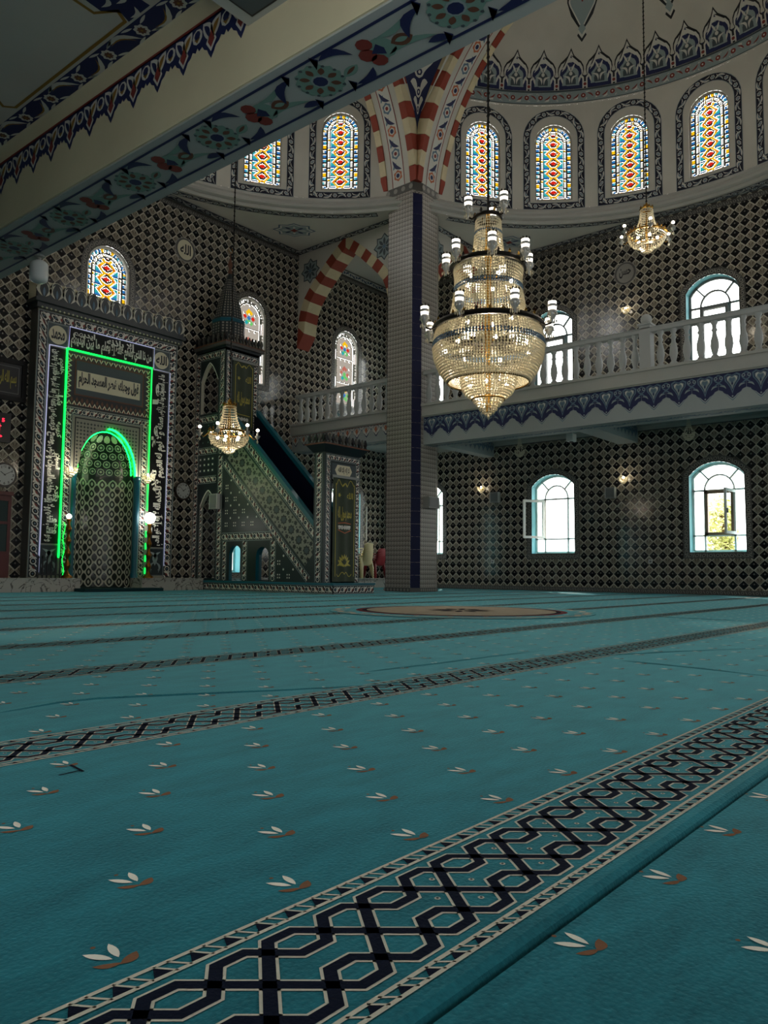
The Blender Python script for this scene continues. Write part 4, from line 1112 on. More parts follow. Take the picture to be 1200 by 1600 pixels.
D.rect(0.5, 3.30, 3.0, 3.95, 'ink', 0); D.rect(0.5, 3.285, 3.015, 3.935, 'slate', 1)
for i in range(6):
    c = 3.1 - i * .45
    D.stroke([(c + .16 * math.cos(t * .5) * (1 - .05 * t), 3.55 + .16 * math.sin(t * .5) * (1 - .05 * t)) for t in range(14)], .035, 'paint_grey', 2); D.disc(c, 3.55, .03, 'paint_red', 3, 8)
    D.stroke([(c + .16, 3.55), (c + .12, 3.75), (c - .02, 3.85), (c - .2, 3.8)], .035, 'paint_grey', 2)
mb.build('painted_panel', b)

# ================================================================== carpet
def carpet(name, label, x0, x1, y0, y1, top, folds=()):
    x0 += 0.02; x1 -= 0.02; y1 -= 0.02 if y1 > 1 else 0
    mb = MB(); r = 0.018
    prof = [(y0, -0.03), (y0, top - r), (y0 + r * 0.3, top - r * 0.3), (y0 + r, top)]
    ys = prof + [(y0 + (y1 - y0) * i / 40, top) for i in range(1, 41)]
    mb.grid([[(x0, y, z), (x1, y, z)] for y, z in ys], 'carpet')
    o = mb.build(name); return tag(o, label, 'carpet')
C_MAIN = carpet('prayer_carpet', 'teal wall-to-wall prayer carpet with navy knotwork rows and white flowers', XL, XW, 0.555, YF, 0.0)
C_NEAR = carpet('prayer_carpet', 'teal carpet strip in the lower right corner, beyond the seam', XL, XW, YB, 0.545, -0.006)
def on(z0): return lambda u, v, o: (u, v, z0 + o)
def wave(x0, x1, per, off, lo, hi, f):
    """trapezoid wave: flat at lo from off, up at 45 degrees, flat at hi ..."""
    P = []; k = math.floor((x0 - off) / per); rise = abs(hi - lo) * 0.86
    fl = (per - 2 * rise) / 2
    x = off + k * per
    while x < x1:
        P += [(x, lo), (x + fl, lo), (x + fl + rise, hi), (x + 2 * fl + rise, hi)]; x += per
    return P
for k in range(10):
    yb = 0.60 + 1.44 * k - 0.60
    xa, xb = (0.2, 6.0) if k == 0 else (0.3, 12.0) if k == 1 else (0.5, XW - 0.1)
    mb = MB(); D = Deco(mb, on(0.0), 0.0012, 0.0004)
    f = lambda P: [(x, y + yb) for x, y in P]
    A = [f(wave(xa, xb, 0.382, 0.941, 0.650, 0.820, 0)), f(wave(xa, xb, 0.382, 0.941 + 0.191, 0.650, 0.820, 0)),
         f(wave(xa, xb, 0.191, 1.141, 0.763, 0.820, 0)), f(wave(xa, xb, 0.191, 1.038, 0.644, 0.706, 0))]
    for P in A: D.stroke(P, 0.026, 'carpet_cream', 0)
    for P in A: D.stroke(P, 0.0175, 'carpet_navy', 1)
    for y in (0.877, 0.848, 0.618, 0.597): D.rect(xa, xb, y + yb - 0.0035, y + yb + 0.0035, 'carpet_cream', 1, 6)
    x = xa; per = 0.056
    while x < xb and k < 5:
        for y0, y1 in ((0.848, 0.877), (0.597, 0.618)):
            D.poly([(x, yb + y0), (x + per * 0.62, yb + y0), (x + per * 0.30, yb + y1)], 'carpet_navy', 0); D.stroke([(x + per * .62, yb + y0), (x + per * .3, yb + y1)], 0.004, 'carpet_cream', 1); D.stroke([(x + per, yb + y0), (x + per * .66, yb + y1)], 0.004, 'carpet_cream', 1)
        x += per
    x = 0.974
    while x < xb and k < 4:
        for q, y in ((0.098, 0.782), (0.043, 0.731), (0.140, 0.733), (0.09, 0.682)):
            D.disc(x + q, y + yb, 0.0055, 'carpet_cream', 0, 6); D.disc(x + q, y + yb, 0.0028, 'carpet_navy', 1, 5)
        x += 0.191
    mb.build('knotwork_band', C_MAIN, label='navy and cream interlaced border row')
def flower(D, x, y):
    D.leaf(x - .002, y + .004, x - .022, y + .043, .0065, 'carpet_white', 1); D.leaf(x + .006, y + .003, x + .017, y + .046, .0062, 'carpet_white', 1)
    D.leaf(x - .002, y - .014, x + .031, y + .001, .0085, 'carpet_brown', 0, -.1); D.leaf(x + .002, y - .012, x - .030, y + .006, .006, 'carpet_brown', 0, .1)
    D.disc(x - .002, y + .052, .004, 'carpet_brown', 0, 5)
mb = MB(); D = Deco(mb, on(0.0), 0.001, 0.0005)
for k in range(11):
    for j in range(6):
        y = 0.93 + 0.20 * j + 1.44 * k; n = int(20.5 / 0.315)
        if y > 16.3: continue
        for i in range(n):
            x = 0.275 + 0.315 * i + (0.157 if j % 2 else 0)
            if math.hypot(x - 8.55, y - 5.8) < 1.8: continue
            flower(D, x, y)
mb.build('woven_flowers', C_MAIN, label='small white flowers with brown leaves', kind='stuff')
mb = MB(); D = Deco(mb, on(-0.006), 0.001, 0.0005)
for j, y in enumerate((0.49, 0.29, 0.09, -0.11)):
    for i in range(24): flower(D, 0.09 + 0.315 * i + (0.157 if j % 2 else 0), y)
mb.build('woven_flowers', C_NEAR, label='small white flowers with brown leaves', kind='stuff')
mb = MB(); D = Deco(mb, on(0.0), 0.001, 0.0005); D.stroke([(1.069, 1.921), (1.057, 1.838)], .008, 'carpet_navy'); D.stroke([(1.057, 1.852), (0.999, 1.848)], .007, 'carpet_navy'); mb.build('dark_mark', C_MAIN)
# soft folds where the carpet does not lie flat
for P in ([(1.25, 2.80), (1.33, 2.81), (1.52, 2.85), (1.67, 2.83), (1.98, 2.66), (2.33, 2.46), (2.73, 2.27), (3.2, 2.12)], [(4.5, 2.12), (4.83, 2.01), (5.24, 1.83), (5.98, 1.47)], [(4.46, 1.9), (4.43, 1.77), (4.36, 1.36), (4.28, 1.0)], [(9.35, 3.7), (9.33, 3.49), (9.27, 2.74), (9.3, 2.5)], [(3.0, 2.62), (3.16, 2.61), (3.6, 2.57), (4.31, 2.54), (4.8, 2.5)]):
    mb = MB(); rows = []
    for i, p in enumerate(P):
        a, b = Vector(P[max(0, i - 1)]), Vector(P[min(len(P) - 1, i + 1)]); t = (b - a).normalized(); n = Vector((-t.y, t.x)); s = math.sin(math.pi * (i + 0.3) / (len(P) - 0.4))
        rows.append([(p[0] + n.x * q, p[1] + n.y * q, z * s - 0.001) for q, z in ((-.022, 0), (-.012, .004), (-.004, .007), (.004, .006), (.010, .0), )])
    mb.grid(rows, 'carpet'); mb.build('fold', C_MAIN, smooth=True)
# round medallion
mb = MB(); mb.lathe([(1.70, 0.0), (1.70, 0.006), (0.001, 0.008)], (8.55, 5.8, 0), 'carpet', 64)
RUG = mb.build('medallion', C_MAIN, label='round beige medallion woven into the carpet')
mb = MB(); D = Deco(mb, lambda u, v, o: (8.55 + u, 5.8 + v, 0.008 + o), 0.001, 0.0012)
D.ros(0, 0, 1.68, 'carpet_cream', 0, 24, 0.05); D.ros(0, 0, 1.60, 'carpet', 1, 24, 0.05); D.disc(0, 0, 1.36, 'carpet_red', 2, 48); D.disc(0, 0, 1.28, 'carpet_navy', 3, 48); D.disc(0, 0, 1.22, 'carpet_beige', 4, 48)
for k in range(12): D.leaf(.1 * math.cos(k * .5236), .1 * math.sin(k * .5236), .45 * math.cos(k * .5236), .45 * math.sin(k * .5236), .05, 'carpet_navy', 5)
for k in range(24): D.leaf(.95 * math.cos(k * .2618), .95 * math.sin(k * .2618), 1.18 * math.cos(k * .2618), 1.18 * math.sin(k * .2618), .045, 'carpet_cream', 5); D.disc(1.5 * math.cos(k * .2618), 1.5 * math.sin(k * .2618), .04, 'carpet_cream', 5, 6)
mb.build('woven_pattern', RUG)

# ================================================================== marble platforms and mihrab
def platform(label, x0, x1):
    root = thing('marble_platform', label, 'platform', ((x0 + x1) / 2, 16.45, 0), kind='structure')
    n = max(1, round((x1 - x0) / 1.3)); w = (x1 - x0) / n
    for i in range(n):
        mb = MB(); a, b = x0 + w * i + 0.003, x0 + w * (i + 1) - 0.003; mb.box(a, b, 16.45, 16.49, 0, 0.27, 'marble'); mb.build('marble_slab', root)
    mb = MB(); mb.box(x0, x1, 16.43, YF, 0.27, 0.30, 'marble'); mb.box(x0, x1, 16.49, YF, 0, 0.27, 'marble'); mb.build('top_slab', root)
platform('low marble platform along the prayer wall left of the mihrab niche', XL, 9.22)
platform('low marble platform between the mihrab niche and the minbar', 10.78, 12.58)
platform('low marble platform behind the minbar carrying the stacked chairs', 14.0, XW)
mb = MB(); mb.box(9.05, 11.05, 15.95, 16.40, 0.0, 0.075, 'mat_teal'); mb.box(9.0, 9.6, 15.90, 16.1, 0.0, 0.03, 'mat_teal')
tag(mb.build('step_mat'), 'dark teal carpeted step in front of the mihrab niche', 'step')

YM = 16.9
fm = lambda u, v, o: (u, YM - o, v)
MI = thing('mihrab', 'tall tiled mihrab with green neon outline and calligraphy panels', 'mihrab', (10.05, YM, 0.3))
class Niche(Win):
    def __init__(s): s.uc, s.hw, s.z0, s.zs, s.zt = 10.01, 0.74, 0.08, 2.75, 3.80
    def top(s, u): return s.zs + (s.zt - s.zs) * max(0.0, 1 - (abs(u - s.uc) / s.hw) ** 2.0) ** 0.55
NI = Niche()
mb = MB(); wall_sheet(mb, 8.2, 11.92, 0.08, 6.30, [NI], fm, 'minbar_grey'); mb.box(8.2, 8.21, YM, YF, 0.3, 6.3, 'border_tile'); mb.box(11.91, 11.92, YM, YF, 0.3, 6.3, 'border_tile')
body = mb.build('body', MI)
# niche: half-round shaft with a ribbed hood
nd = 0.62
mb = MB(); rows = []
for i in range(25):
    a = math.pi * i / 24; rows.append([(10.01 - 0.74 * math.cos(a), YM + nd * math.sin(a), z) for z in (0.08, 2.75)])
mb.grid(rows, 'niche_dark')
mb.face([(9.27 + 1.48 * i / 24, YM + nd * math.sin(math.pi * i / 24) if 0 < i < 24 else YM, 0.08) for i in range(25)], 'mat_teal')
fn_n = lambda u, v, o: (10.01 - (0.74 - o) * math.cos(u / 0.66), YM + (nd - o) * math.sin(u / 0.66), v)
D = Deco(mb, fn_n, 0.004, 0.003); L = 0.66 * math.pi; nc, nr = 9, 11
for i in range(nc):
    for j in range(nr):
        for q in (0, 1):
            x = L * (i + 0.5 + q * 0.5) / nc; z = 0.20 + (j + q * 0.5) * 0.235; r = L / nc
            if x > L - 0.05 or z > 2.62: continue
            D.leaf(x, z - 0.135, x, z + 0.135, r * 0.46, 'niche_light', q); D.leaf(x, z - 0.10, x, z + 0.10, r * 0.28, 'niche_dark', q + 2); 
            if q == 0: D.leaf(x, z - 0.05, x, z + 0.05, r * 0.12, 'niche_light', q + 3)
ns = mb.build('niche_shaft', MI, label='half-round niche with pointed oval lattice tiles')
mb = MB(); rows = []
for j in range(11):
    z = 2.75 + 1.05 * j / 10; k = max(0.0, 1 - ((z - 2.75) / 1.05) ** (1 / 0.55)) ** 0.5 if j else 1.0
    rows.append([(10.01 - 0.74 * k * math.cos(math.pi * i / 24), YM + nd * k * math.sin(math.pi * i / 24), z) for i in range(25)])
mb.grid(rows, 'niche_dark')
def fh(u, v, o):
    k = max(0.02, 1 - ((v - 2.75) / 1.05) ** (1 / 0.55)) ** 0.5; return (10.01 - (0.74 * k - o) * math.cos(u), YM + (nd * k - o) * math.sin(u), v)
D = Deco(mb, fh, 0.004, 0.003)
for j in range(5):
    z = 2.86 + 0.19 * j; n = 11 - j
    for i in range(n):
        a = math.pi * (i + 0.5) / n; D.disc(a, z, 1.35 / n, 'niche_light', 0, 8, 0.085); D.disc(a, z, 1.05 / n, 'minbar_dark', 1, 8, 0.066); D.disc(a, z, 0.5 / n, 'niche_light', 2, 6, 0.03)
mb.build('niche_hood', MI, label='carved niche hood with rings of small cells')
mb = MB()      # unseen box added behind the niche to stop sky light leaking in
for b_ in ((9.05, 10.97, 17.58, 17.64, 0, 4.1), (9.05, 9.11, 17.2, 17.6, 0, 4.1), (10.91, 10.97, 17.2, 17.6, 0, 4.1), (9.05, 10.97, 17.2, 17.6, 4.04, 4.1), (9.05, 10.97, 17.2, 17.6, 0, 0.05)): mb.box(*b_, 'niche_dark')
mb.build('niche_light_seal', MI)
# tile bands, panels and lettering
D = None
def deco_part(name, draw, label=None, fn=fm, base=0.004, step=0.002, parent=MI):
    mb = MB(); draw(Deco(mb, fn, base, step), mb); return mb.build(name, parent, label=label)
deco_part('flower_border', lambda D, m: band_tulip(D.path([(8.34, 0.32), (8.34, 6.16), (11.78, 6.16), (11.78, 0.32)]), 0.24, 'ink'), 'border tiles with ringed rosettes and red buds')
def inner(D, m):
    for x in (9.03, 11.02): band_tulip(D.path([(x, 0.34), (x, 4.12)]), 0.18, 'ink')
    band_tulip(D.path([(8.95, 4.12), (11.12, 4.12)]), 0.17, 'ink')
deco_part('inner_border', inner)
def frieze(D, m):
    D.rect(8.93, 11.14, 4.22, 5.50, 'ink', 0)
    n = 17
    for i in range(n):
        x = 8.95 + 2.17 * (i + 0.5) / n
        for z, s in ((5.44, -1), (4.27, 1)):
            D.poly([(x - .06, z), (x, z + s * .10), (x + .06, z)], 'plaque_cream', 1); D.poly([(x - .03, z), (x, z + s * .06), (x + .03, z)], 'paint_red', 2)
            D.poly([(x + .064, z + s * .05), (x + .064 - .035, z + s * .12), (x + .064, z + s * .19), (x + .064 + .035, z + s * .12)], 'paint_brown', 1)
    for j in range(8):
        z = 4.40 + 0.94 * (j + .5) / 8
        for x, s in ((8.96, 1), (11.11, -1)): D.poly([(x, z - .06), (x + s * .10, z), (x, z + .06)], 'plaque_cream', 1); D.poly([(x, z - .03), (x + s * .06, z), (x, z + .03)], 'paint_red', 2)
    D.rect(9.13, 10.94, 4.50, 5.34, 'paint_brown', 2); D.rect(9.16, 10.91, 4.53, 5.31, 'slate', 3)
deco_part('diamond_frieze', frieze)
def plaque(D, m):
    D.rect(9.18, 10.84, 4.66, 5.08, 'plaque_cream', 5)
    text_on(m, ar('فول وجهك شطر المسجد الحرام'), fm, 9.22, 10.80, 4.68, 5.06, 'ink', 0.018, 0.05)
deco_part('inscription_plaque', plaque, 'cream plaque with a black Arabic inscription')
def top_panel(D, m):
    D.rect(8.95, 11.18, 5.56, 6.035, 'black_panel', 0)
    text_on(m, ar('من ذا الذي يشفع عنده إلا'), fm, 10.02, 11.14, 5.58, 5.92, 'calligraphy_white', 0.008, 0.045); text_on(m, ar('يعلم ما بين ايديهم'), fm, 9.0, 10.0, 5.58, 5.92, 'calligraphy_white', 0.008, 0.045)
    text_on(m, ar('إلا بإذنه'), fm, 9.9, 10.7, 5.80, 6.02, 'calligraphy_white', 0.010, 0.04); text_on(m, ar('ايديهم'), fm, 9.05, 9.6, 5.82, 6.02, 'calligraphy_white', 0.010, 0.04)
deco_part('calligraphy_panel', top_panel, 'black panel with white Arabic lettering')
def side_panel(x0, x1, up, txt):
    def g(D, m):
        D.rect(x0, x1, 1.06, 5.50, 'black_panel', 0); n = len(txt); H = (5.46 - 1.10) / n
        for k, t in enumerate(txt):
            if up: z0 = 1.10 + H * (n - 1 - k); fn = lambda u, v, o: fm(x1 - 0.02 - v, u, o)
            else: z0 = 1.10 + H * k; fn = lambda u, v, o: fm(x0 + 0.02 + v, -u, o)
            h = x1 - x0 - 0.04
            a, b = (z0, z0 + H * .98) if up else (-(z0 + H * .98), -z0)
            text_on(m, ar(t), fn, a, b, 0.0, h * .74, 'calligraphy_white', 0.008, 0.05)
            wd = t.split(); text_on(m, ar(wd[k % len(wd)]), fn, a + (b - a) * .25, a + (b - a) * .75, h * .58, h, 'calligraphy_white', 0.010, 0.045)
    deco_part('calligraphy_panel', g, 'tall black panel with white Arabic lettering')
side_panel(8.50, 8.89, False, ['وهو العلي العظيم', 'ولا يؤده حفظهما', 'السموات والأرض', 'وسع كرسيه', 'من علمه إلا بما شاء', 'وما خلفهم ولا يحيطون'])
side_panel(11.19, 11.66, True, ['ما في السموات وما في الأرض', 'سنة ولا نوم له', 'القيوم لا تأخذه', 'الله لا إله إلا هو الحي'])
def medal(x0, x1, t):
    def g(D, m):
        D.rect(x0, x1, 5.55, 6.03, 'slate', 0); c = (x0 + x1) / 2; D.disc(c, 5.79, 0.215, 'plaque_cream', 1, 24)
        text_on(m, ar(t), fm, c - .16, c + .16, 5.68, 5.92, 'ink', 0.01, 0.03)
    deco_part('round_emblem', g, 'cream disc with a black Arabic name')
medal(8.46, 8.92, 'محمد'); medal(11.20, 11.66, 'الله')
def low(x0, x1):
    def g(D, m):
        D.rect(x0, x1, 0.36, 1.03, 'slate', 0); D.rect(x0 + .02, x1 - .02, 0.38, 1.01, 'minbar_dark', 1); c = (x0 + x1) / 2
        for q in (-1, 1): D.leaf(c, .6, c + q * .16, .95, .05, 'paint_grey', 2, .3 * q); D.leaf(c, .7, c + q * .10, .42, .03, 'paint_grey', 2, .3 * q); D.disc(c + q * .12, .5, .03, 'paint_grey', 2, 8)
    deco_part('lower_panel', g)
low(8.48, 8.90); low(11.19, 11.66)
def span(D, m):
    Z = [(9.15, 4.03), (10.91, 4.03)]
    U = [9.15 + 1.76 * i / 40 for i in range(41)]
    for a, b in zip(U, U[1:]):
        t = lambda u: (NI.top(u) + 0.02 if abs(u - 10.01) < .74 else 2.7); D.poly([(a, t(a)), (b, t(b)), (b, 4.03), (a, 4.03)], 'minbar_grey', 0)
    lines(D.path([(9.19, 2.75), (9.19, 3.98), (10.87, 3.98), (10.87, 2.75)]), 0, .03, 'ink', 1)
    x = 9.25
    while x < 10.85:
        z = 2.85
        while z < 3.95:
            if not NI.inside(x, z, .06): D.star(x, z, .035, 'minbar_dark', 1, 4, .5)
            z += .085
        x += .085
deco_part('spandrel', span)
for x, r in ((9.20, .055), (10.83, .075)):
    mb = MB(); mb.lathe([(r * 1.25, .30), (r * 1.25, .38), (r, .42), (r, 2.62), (r * 1.25, 2.66), (r * 1.25, 2.76), (0.001, 2.76)], (x, YM - .03, 0), 'teal_paint', 14); mb.build('corner_colonnette', MI, smooth=True)
mb = MB(); mb.box(8.14, 11.98, 16.80, YF, 6.30, 6.42, 'minbar_dark'); mb.box(8.08, 12.04, 16.74, YF, 6.42, 6.50, 'minbar_dark'); mb.box(8.12, 12.0, 16.86, YF, 6.5, 6.93, 'plaque_cream'); mb.build('cornice', MI)
mb = MB()
for i in range(36): mb.octa((8.2 + 3.72 * (i + .5) / 36, 16.795, 6.31), .028, 'plaque_cream')
mb.build('bead_row', MI, kind='stuff')
def crest(name, parent, fn, u0, u1, z0, h, n, cols, depth=.06):
    w = (u1 - u0) / n
    for i in range(n):
        x = u0 + w * (i + .5); P = [(-.5, 0), (-.5, .62), (-.44, .68), (-.42, .80), (-.32, .92), (-.16, .98), (0, 1.0)]
        L = [(x + p * w, z0 + q * h) for p, q in P]; L = L + [(2 * x - a, b) for a, b in L[-2::-1]]
        mb = MB(); mb.prism(L, fn, -depth, 0.0, cols[0]); D = Deco(mb, fn, .004, .003)
        D.leaf(x - w * .10, z0 + h * .10, x - w * .14, z0 + h * .88, w * .13, cols[1], 0, .32); D.leaf(x + w * .10, z0 + h * .10, x + w * .14, z0 + h * .88, w * .13, cols[1], 0, -.32)
        D.leaf(x, z0 + h * .1, x, z0 + h * .62, w * .10, cols[2], 1); D.stroke([(a * .9 + x * .1, b) for a, b in L[1:-1]], w * .05, cols[1], 0)
        mb.build(name, parent)
crest('crest_palmette', MI, lambda u, v, o: (u, 16.78 - o, v), 8.12, 12.0, 6.50, .42, 13, ('minbar_dark', 'niche_light', 'paint_bluegrey'))
# neon tubes
def neon(pts, r, m, name='neon_tube', label=None):
    mb = MB(); mb.tube([fm(u, v, .035) for u, v in pts], r, m, 6); mb.build(name, MI, label=label)
neon([(8.90, .75), (8.912, 5.53)], .022, 'neon_green', label='bright green neon tube'); neon([(8.90, 5.53), (11.15, 5.53)], .020, 'neon_green'); neon([(11.145, 5.52), (11.14, 1.95)], .014, 'neon_green')
for i in range(5): neon([(11.13, 1.75 - .30 * i), (11.13, 1.60 - .30 * i)], .014, 'neon_green')
neon([(10.01 + .76 * math.sin(R_(90 * i / 14)), 2.75 + 1.08 * math.cos(R_(90 * i / 14)) ** 1.0 if i else 3.82) for i in range(15)], .020, 'neon_arch')
mb = MB(); mb.tube([(10.01 - .70 * math.cos(R_(i * 10)), YM + .05, 2.78 + .98 * math.sin(R_(i * 10))) for i in range(19)], .012, 'neon_arch', 6); mb.build('neon_tube', MI, label='green neon tube inside the niche arch')
neon([(8.455, .42), (8.49, 5.52)], .011, 'neon_white', label='thin white neon tube'); neon([(8.49, 5.52), (8.92, 5.535)], .009, 'neon_white'); neon([(8.94, 5.55), (8.955, 6.05), (11.2, 6.05), (11.195, 5.54)], .009, 'neon_white'); neon([(11.2, 5.52), (11.68, 5.52), (11.67, .6)], .006, 'neon_white')
neon([(8.93 + .02 * math.sin(i * 1.1) + .08, 1.55 - i * .085) for i in range(15)], .006, 'neon_green', label='loose curling green neon wire')

# ================================================================== minbar
XM, XE = 12.75, 13.85
fs = lambda u, v, o: (XM - o, u, v)          # side towards the mihrab: u = Y
MN = thing('minbar', 'tiled minbar pulpit with stairs, domed tower and green door curtain', 'minbar', (13.3, 14.5, 0))
rail = lambda y: 3.60 + 0.95 * (y - 14.83)
mb = MB(); mb.box(12.60, 13.98, 11.91, YF, 0.0, 0.20, 'ink'); mb.build('base', MN)
mb = MB(); mb.box(12.57, 14.0, 11.88, YF, 0.20, 0.245, 'teal_wood'); mb.build('base_ledge', MN)
deco_part('base_border', lambda D, m: band_tulip(D.path([(16.45, 0.10), (11.92, 0.10)]), 0.19), fn=lambda u, v, o: (12.60 - o, u, v), parent=MN)
deco_part('base_border', lambda D, m: band_tulip(D.path([(12.61, 0.10), (13.97, 0.10)]), 0.19), fn=lambda u, v, o: (u, 11.91 - o, v), parent=MN)
op = [Win(15.42, .46, .26, .88, 1.13), Win(14.41, .46, .26, .84, 1.08)]
for X, s in ((XM, 1), (XE - .02, -1)):
    mb = MB()
    wall_sheet(mb, 12.62, 15.97, .245, rail, op, lambda u, v, o: (X, u, v), 'minbar_dark'); wall_sheet(mb, 12.62, 15.97, .245, rail, op, lambda u, v, o: (X + .10 * s, u, v), 'deep_navy')
    for w in op:
        for i, a in enumerate(w.outline()):
            b = w.outline()[(i + 1) % len(w.outline())]; mb.face([(X, *a), (X, *b), (X + .10 * s, *b), (X + .10 * s, *a)], 'teal_wood')
    mb.build('side_panel', MN)
    mb = MB(); mb.hexa([(X - .03, 12.62, rail(12.62) - .02), (X + .11, 12.62, rail(12.62) - .02), (X + .11, 15.97, rail(15.97) - .02), (X - .03, 15.97, rail(15.97) - .02), (X - .03, 12.62, rail(12.62) + .11), (X + .11, 12.62, rail(12.62) + .11), (X + .11, 15.97, rail(15.97) + .11), (X - .03, 15.97, rail(15.97) + .11)], 'teal_wood'); mb.build('handrail', MN)
for i in range(12):
    mb = MB(); mb.box(12.86, 13.74, 12.75 + .27 * i, 13.02 + .27 * i if i < 11 else 17.1, .36 + .24 * i, .42 + .24 * i, 'mat_teal'); mb.box(12.86, 13.74, 12.75 + .27 * i, 12.77 + .27 * i, .20 + .24 * i, .38 + .24 * i, 'mat_teal'); mb.build('step', MN)
def diag(D, m):
    L1, L2 = (16.0, 3.33), (12.80, .29)
    band_tulip(D.path([(15.95, 3.27), (12.83, .31)]), .19)
deco_part('diagonal_border', diag, fn=fs, parent=MN); deco_part('diagonal_border', lambda D, m: band_tulip(D.path([(15.30, 3.87), (12.64, 1.32)]), .22), fn=fs, parent=MN)
def lat(D, m):
    d = D.path([(15.93, 3.86), (12.55, .63)]) if False else D.path([(15.62, 3.56), (12.66, .75)]); W = .56
    d.poly([(0, -W / 2), (d.len - .12, -W / 2), (d.len - .12 + .0, W / 2), (0, W / 2)], 'minbar_grey', 0)
    n = 11; per = (d.len - .15) / n
    for i in range(n):
        c = per * (i + .5)
        d.star(c, 0, .125, 'ink', 1, 8, .75); d.star(c, 0, .085, 'slate', 2, 8, .7)
        for q in (-1, 1):
            d.star(c + per * .5, q * .12, .07, 'ink', 1, 5, .6); d.star(c, q * .21, .07, 'ink', 1, 6, .6); d.star(c + per * .5, q * .24, .04, 'ink', 1, 5, .6); d.disc(c + per * .25, q * .16, .025, 'ink', 1, 5); d.disc(c - per * .25, q * .16, .025, 'ink', 1, 5)
deco_part('lattice_band', lat, 'grey star lattice band running up the stairs', fn=fs, base=.003, parent=MN)
def dots(D, m):
    z = .38
    while z < 3.1:
        y = 13.0; r = int(round(z / .16))
        while y < 15.95:
            if z < 3.12 - (15.95 - y) * .95 and (z > 1.52 or (y < 13.9)) : 
                if r % 2: D.star(y, z, .036, 'calligraphy_white', 0, 6, .5)
                else:
                    for a, b in ((-1, -1), (1, -1), (1, 1), (-1, 1)): D.rect(y + .16 + a * .035 - .017, y + .16 + a * .035 + .017, z + b * .035 - .017, z + b * .035 + .017, 'glaze_white', 0)
            y += .33
        z += .16
deco_part('star_field', dots, 'dark panel sprinkled with small pale stars', fn=fs, parent=MN)['kind'] = 'stuff'
def hb(D, m):
    band_tulip(D.path([(15.95, 1.345), (14.05, 1.345)]), .22); band_tulip(D.path([(15.06, .26), (15.06, 1.23)]), .20); band_tulip(D.path([(14.03, .26), (14.03, 1.23)]), .20); band_tulip(D.path([(15.84, .26), (15.84, 1.23)]), .18)
deco_part('panel_border', hb, fn=fs, base=.005, parent=MN)
# tower
tw = [Win(16.62, .72, 4.62, 5.45, 5.95), Win(16.56, .66, .30, 2.15, 2.56)]
for w in tw: w.top = (lambda u, w=w: w.zs + (w.zt - w.zs) * (1 - (abs(u - w.uc) / w.hw) ** 1.5))
mb = MB()
wall_sheet(mb, 15.97, 17.19, .245, 6.28, tw, lambda u, v, o: (XM, u, v), 'minbar_dark'); wall_sheet(mb, 15.97, 17.19, .245, 6.28, tw, lambda u, v, o: (XM + .10, u, v), 'ink')
for w in tw:
    U = [w.uc - w.hw + 2 * w.hw * i / 14 for i in range(15)]; P = [(w.uc - w.hw, w.z0)] + [(u, w.top(u)) for u in U] + [(w.uc + w.hw, w.z0)]
    for a, b in zip(P, P[1:]): mb.face([(XM, *a), (XM, *b), (XM + .10, *b), (XM + .10, *a)], 'niche_light')
mb.build('tower_side', MN)
def tside(D, m):
    band_tulip(D.path([(16.08, .26), (16.08, 3.45)]), .20); band_tulip(D.path([(16.10, 3.5), (16.10, 6.15), (17.10, 6.15), (17.10, .3)]), .20)
    for z in (4.46, 3.62, 2.86): band_tulip(D.path([(16.25, z), (17.0, z)]), .20)
    for i in range(4):
        for j in range(3): D.rect(16.36 + i * .17, 16.46 + i * .17, 3.06 + j * .15, 3.15 + j * .15, 'slate', 0); D.rect(16.385 + i * .17, 16.435 + i * .17, 3.085 + j * .15, 3.125 + j * .15, 'calligraphy_white', 1)
    for i in range(3):
        for j in range(4): D.star(16.4 + i * .22, 3.85 + j * .15, .03, 'sage', 0, 6, .5)
    w = tw[0]; D.stroke([(w.uc - w.hw + 2 * w.hw * i / 14, w.top(w.uc - w.hw + 2 * w.hw * i / 14) + .02) for i in range(15)], .025, 'calligraphy_white', 2)
    w = tw[1]; D.stroke([(w.uc - w.hw + 2 * w.hw * i / 14, w.top(w.uc - w.hw + 2 * w.hw * i / 14) + .02) for i in range(15)], .025, 'calligraphy_white', 2)
    band_tulip(D.path([(16.84, .30), (16.84, 2.15)]), .14)
deco_part('tower_border', tside, fn=fs, base=.005, parent=MN)
ft = lambda u, v, o: (u, 15.97 - o, v)
mb = MB(); mb.box(12.75, 12.95, 15.97, 16.07, 3.4, 6.28, 'minbar_dark'); mb.box(13.68, XE, 15.97, 16.07, 3.4, 6.28, 'minbar_dark'); mb.box(12.95, 13.68, 15.97, 16.07, 5.99, 6.28, 'minbar_dark'); mb.build('tower_front', MN)
deco_part('tower_border', lambda D, m: band_tulip(D.path([(12.85, 4.3), (12.85, 6.13), (13.76, 6.13), (13.76, 4.0)]), .17), fn=ft, parent=MN)
mb = MB(); mb.box(XE - .1, XE, 15.97, 17.19, .245, 6.28, 'minbar_dark') if False else mb.box(XE - .1, XE, 17.0, 17.19, .245, 6.28, 'minbar_dark'); mb.box(XE - .1, XE, 15.97, 16.15, .245, 6.28, 'minbar_dark'); mb.box(XM, XE, 15.97, 17.19, 6.2, 6.28, 'ink'); mb.build('tower_post', MN)
mb = MB(); mb.box(12.70, 13.90, 15.92, YF, 6.28, 6.34, 'minbar_dark'); mb.box(12.64, 13.96, 15.86, YF, 6.34, 6.41, 'border_tile'); mb.box(12.63, 13.97, 15.85, YF, 6.41, 6.44, 'paint_brown'); mb.build('tower_cornice', MN)
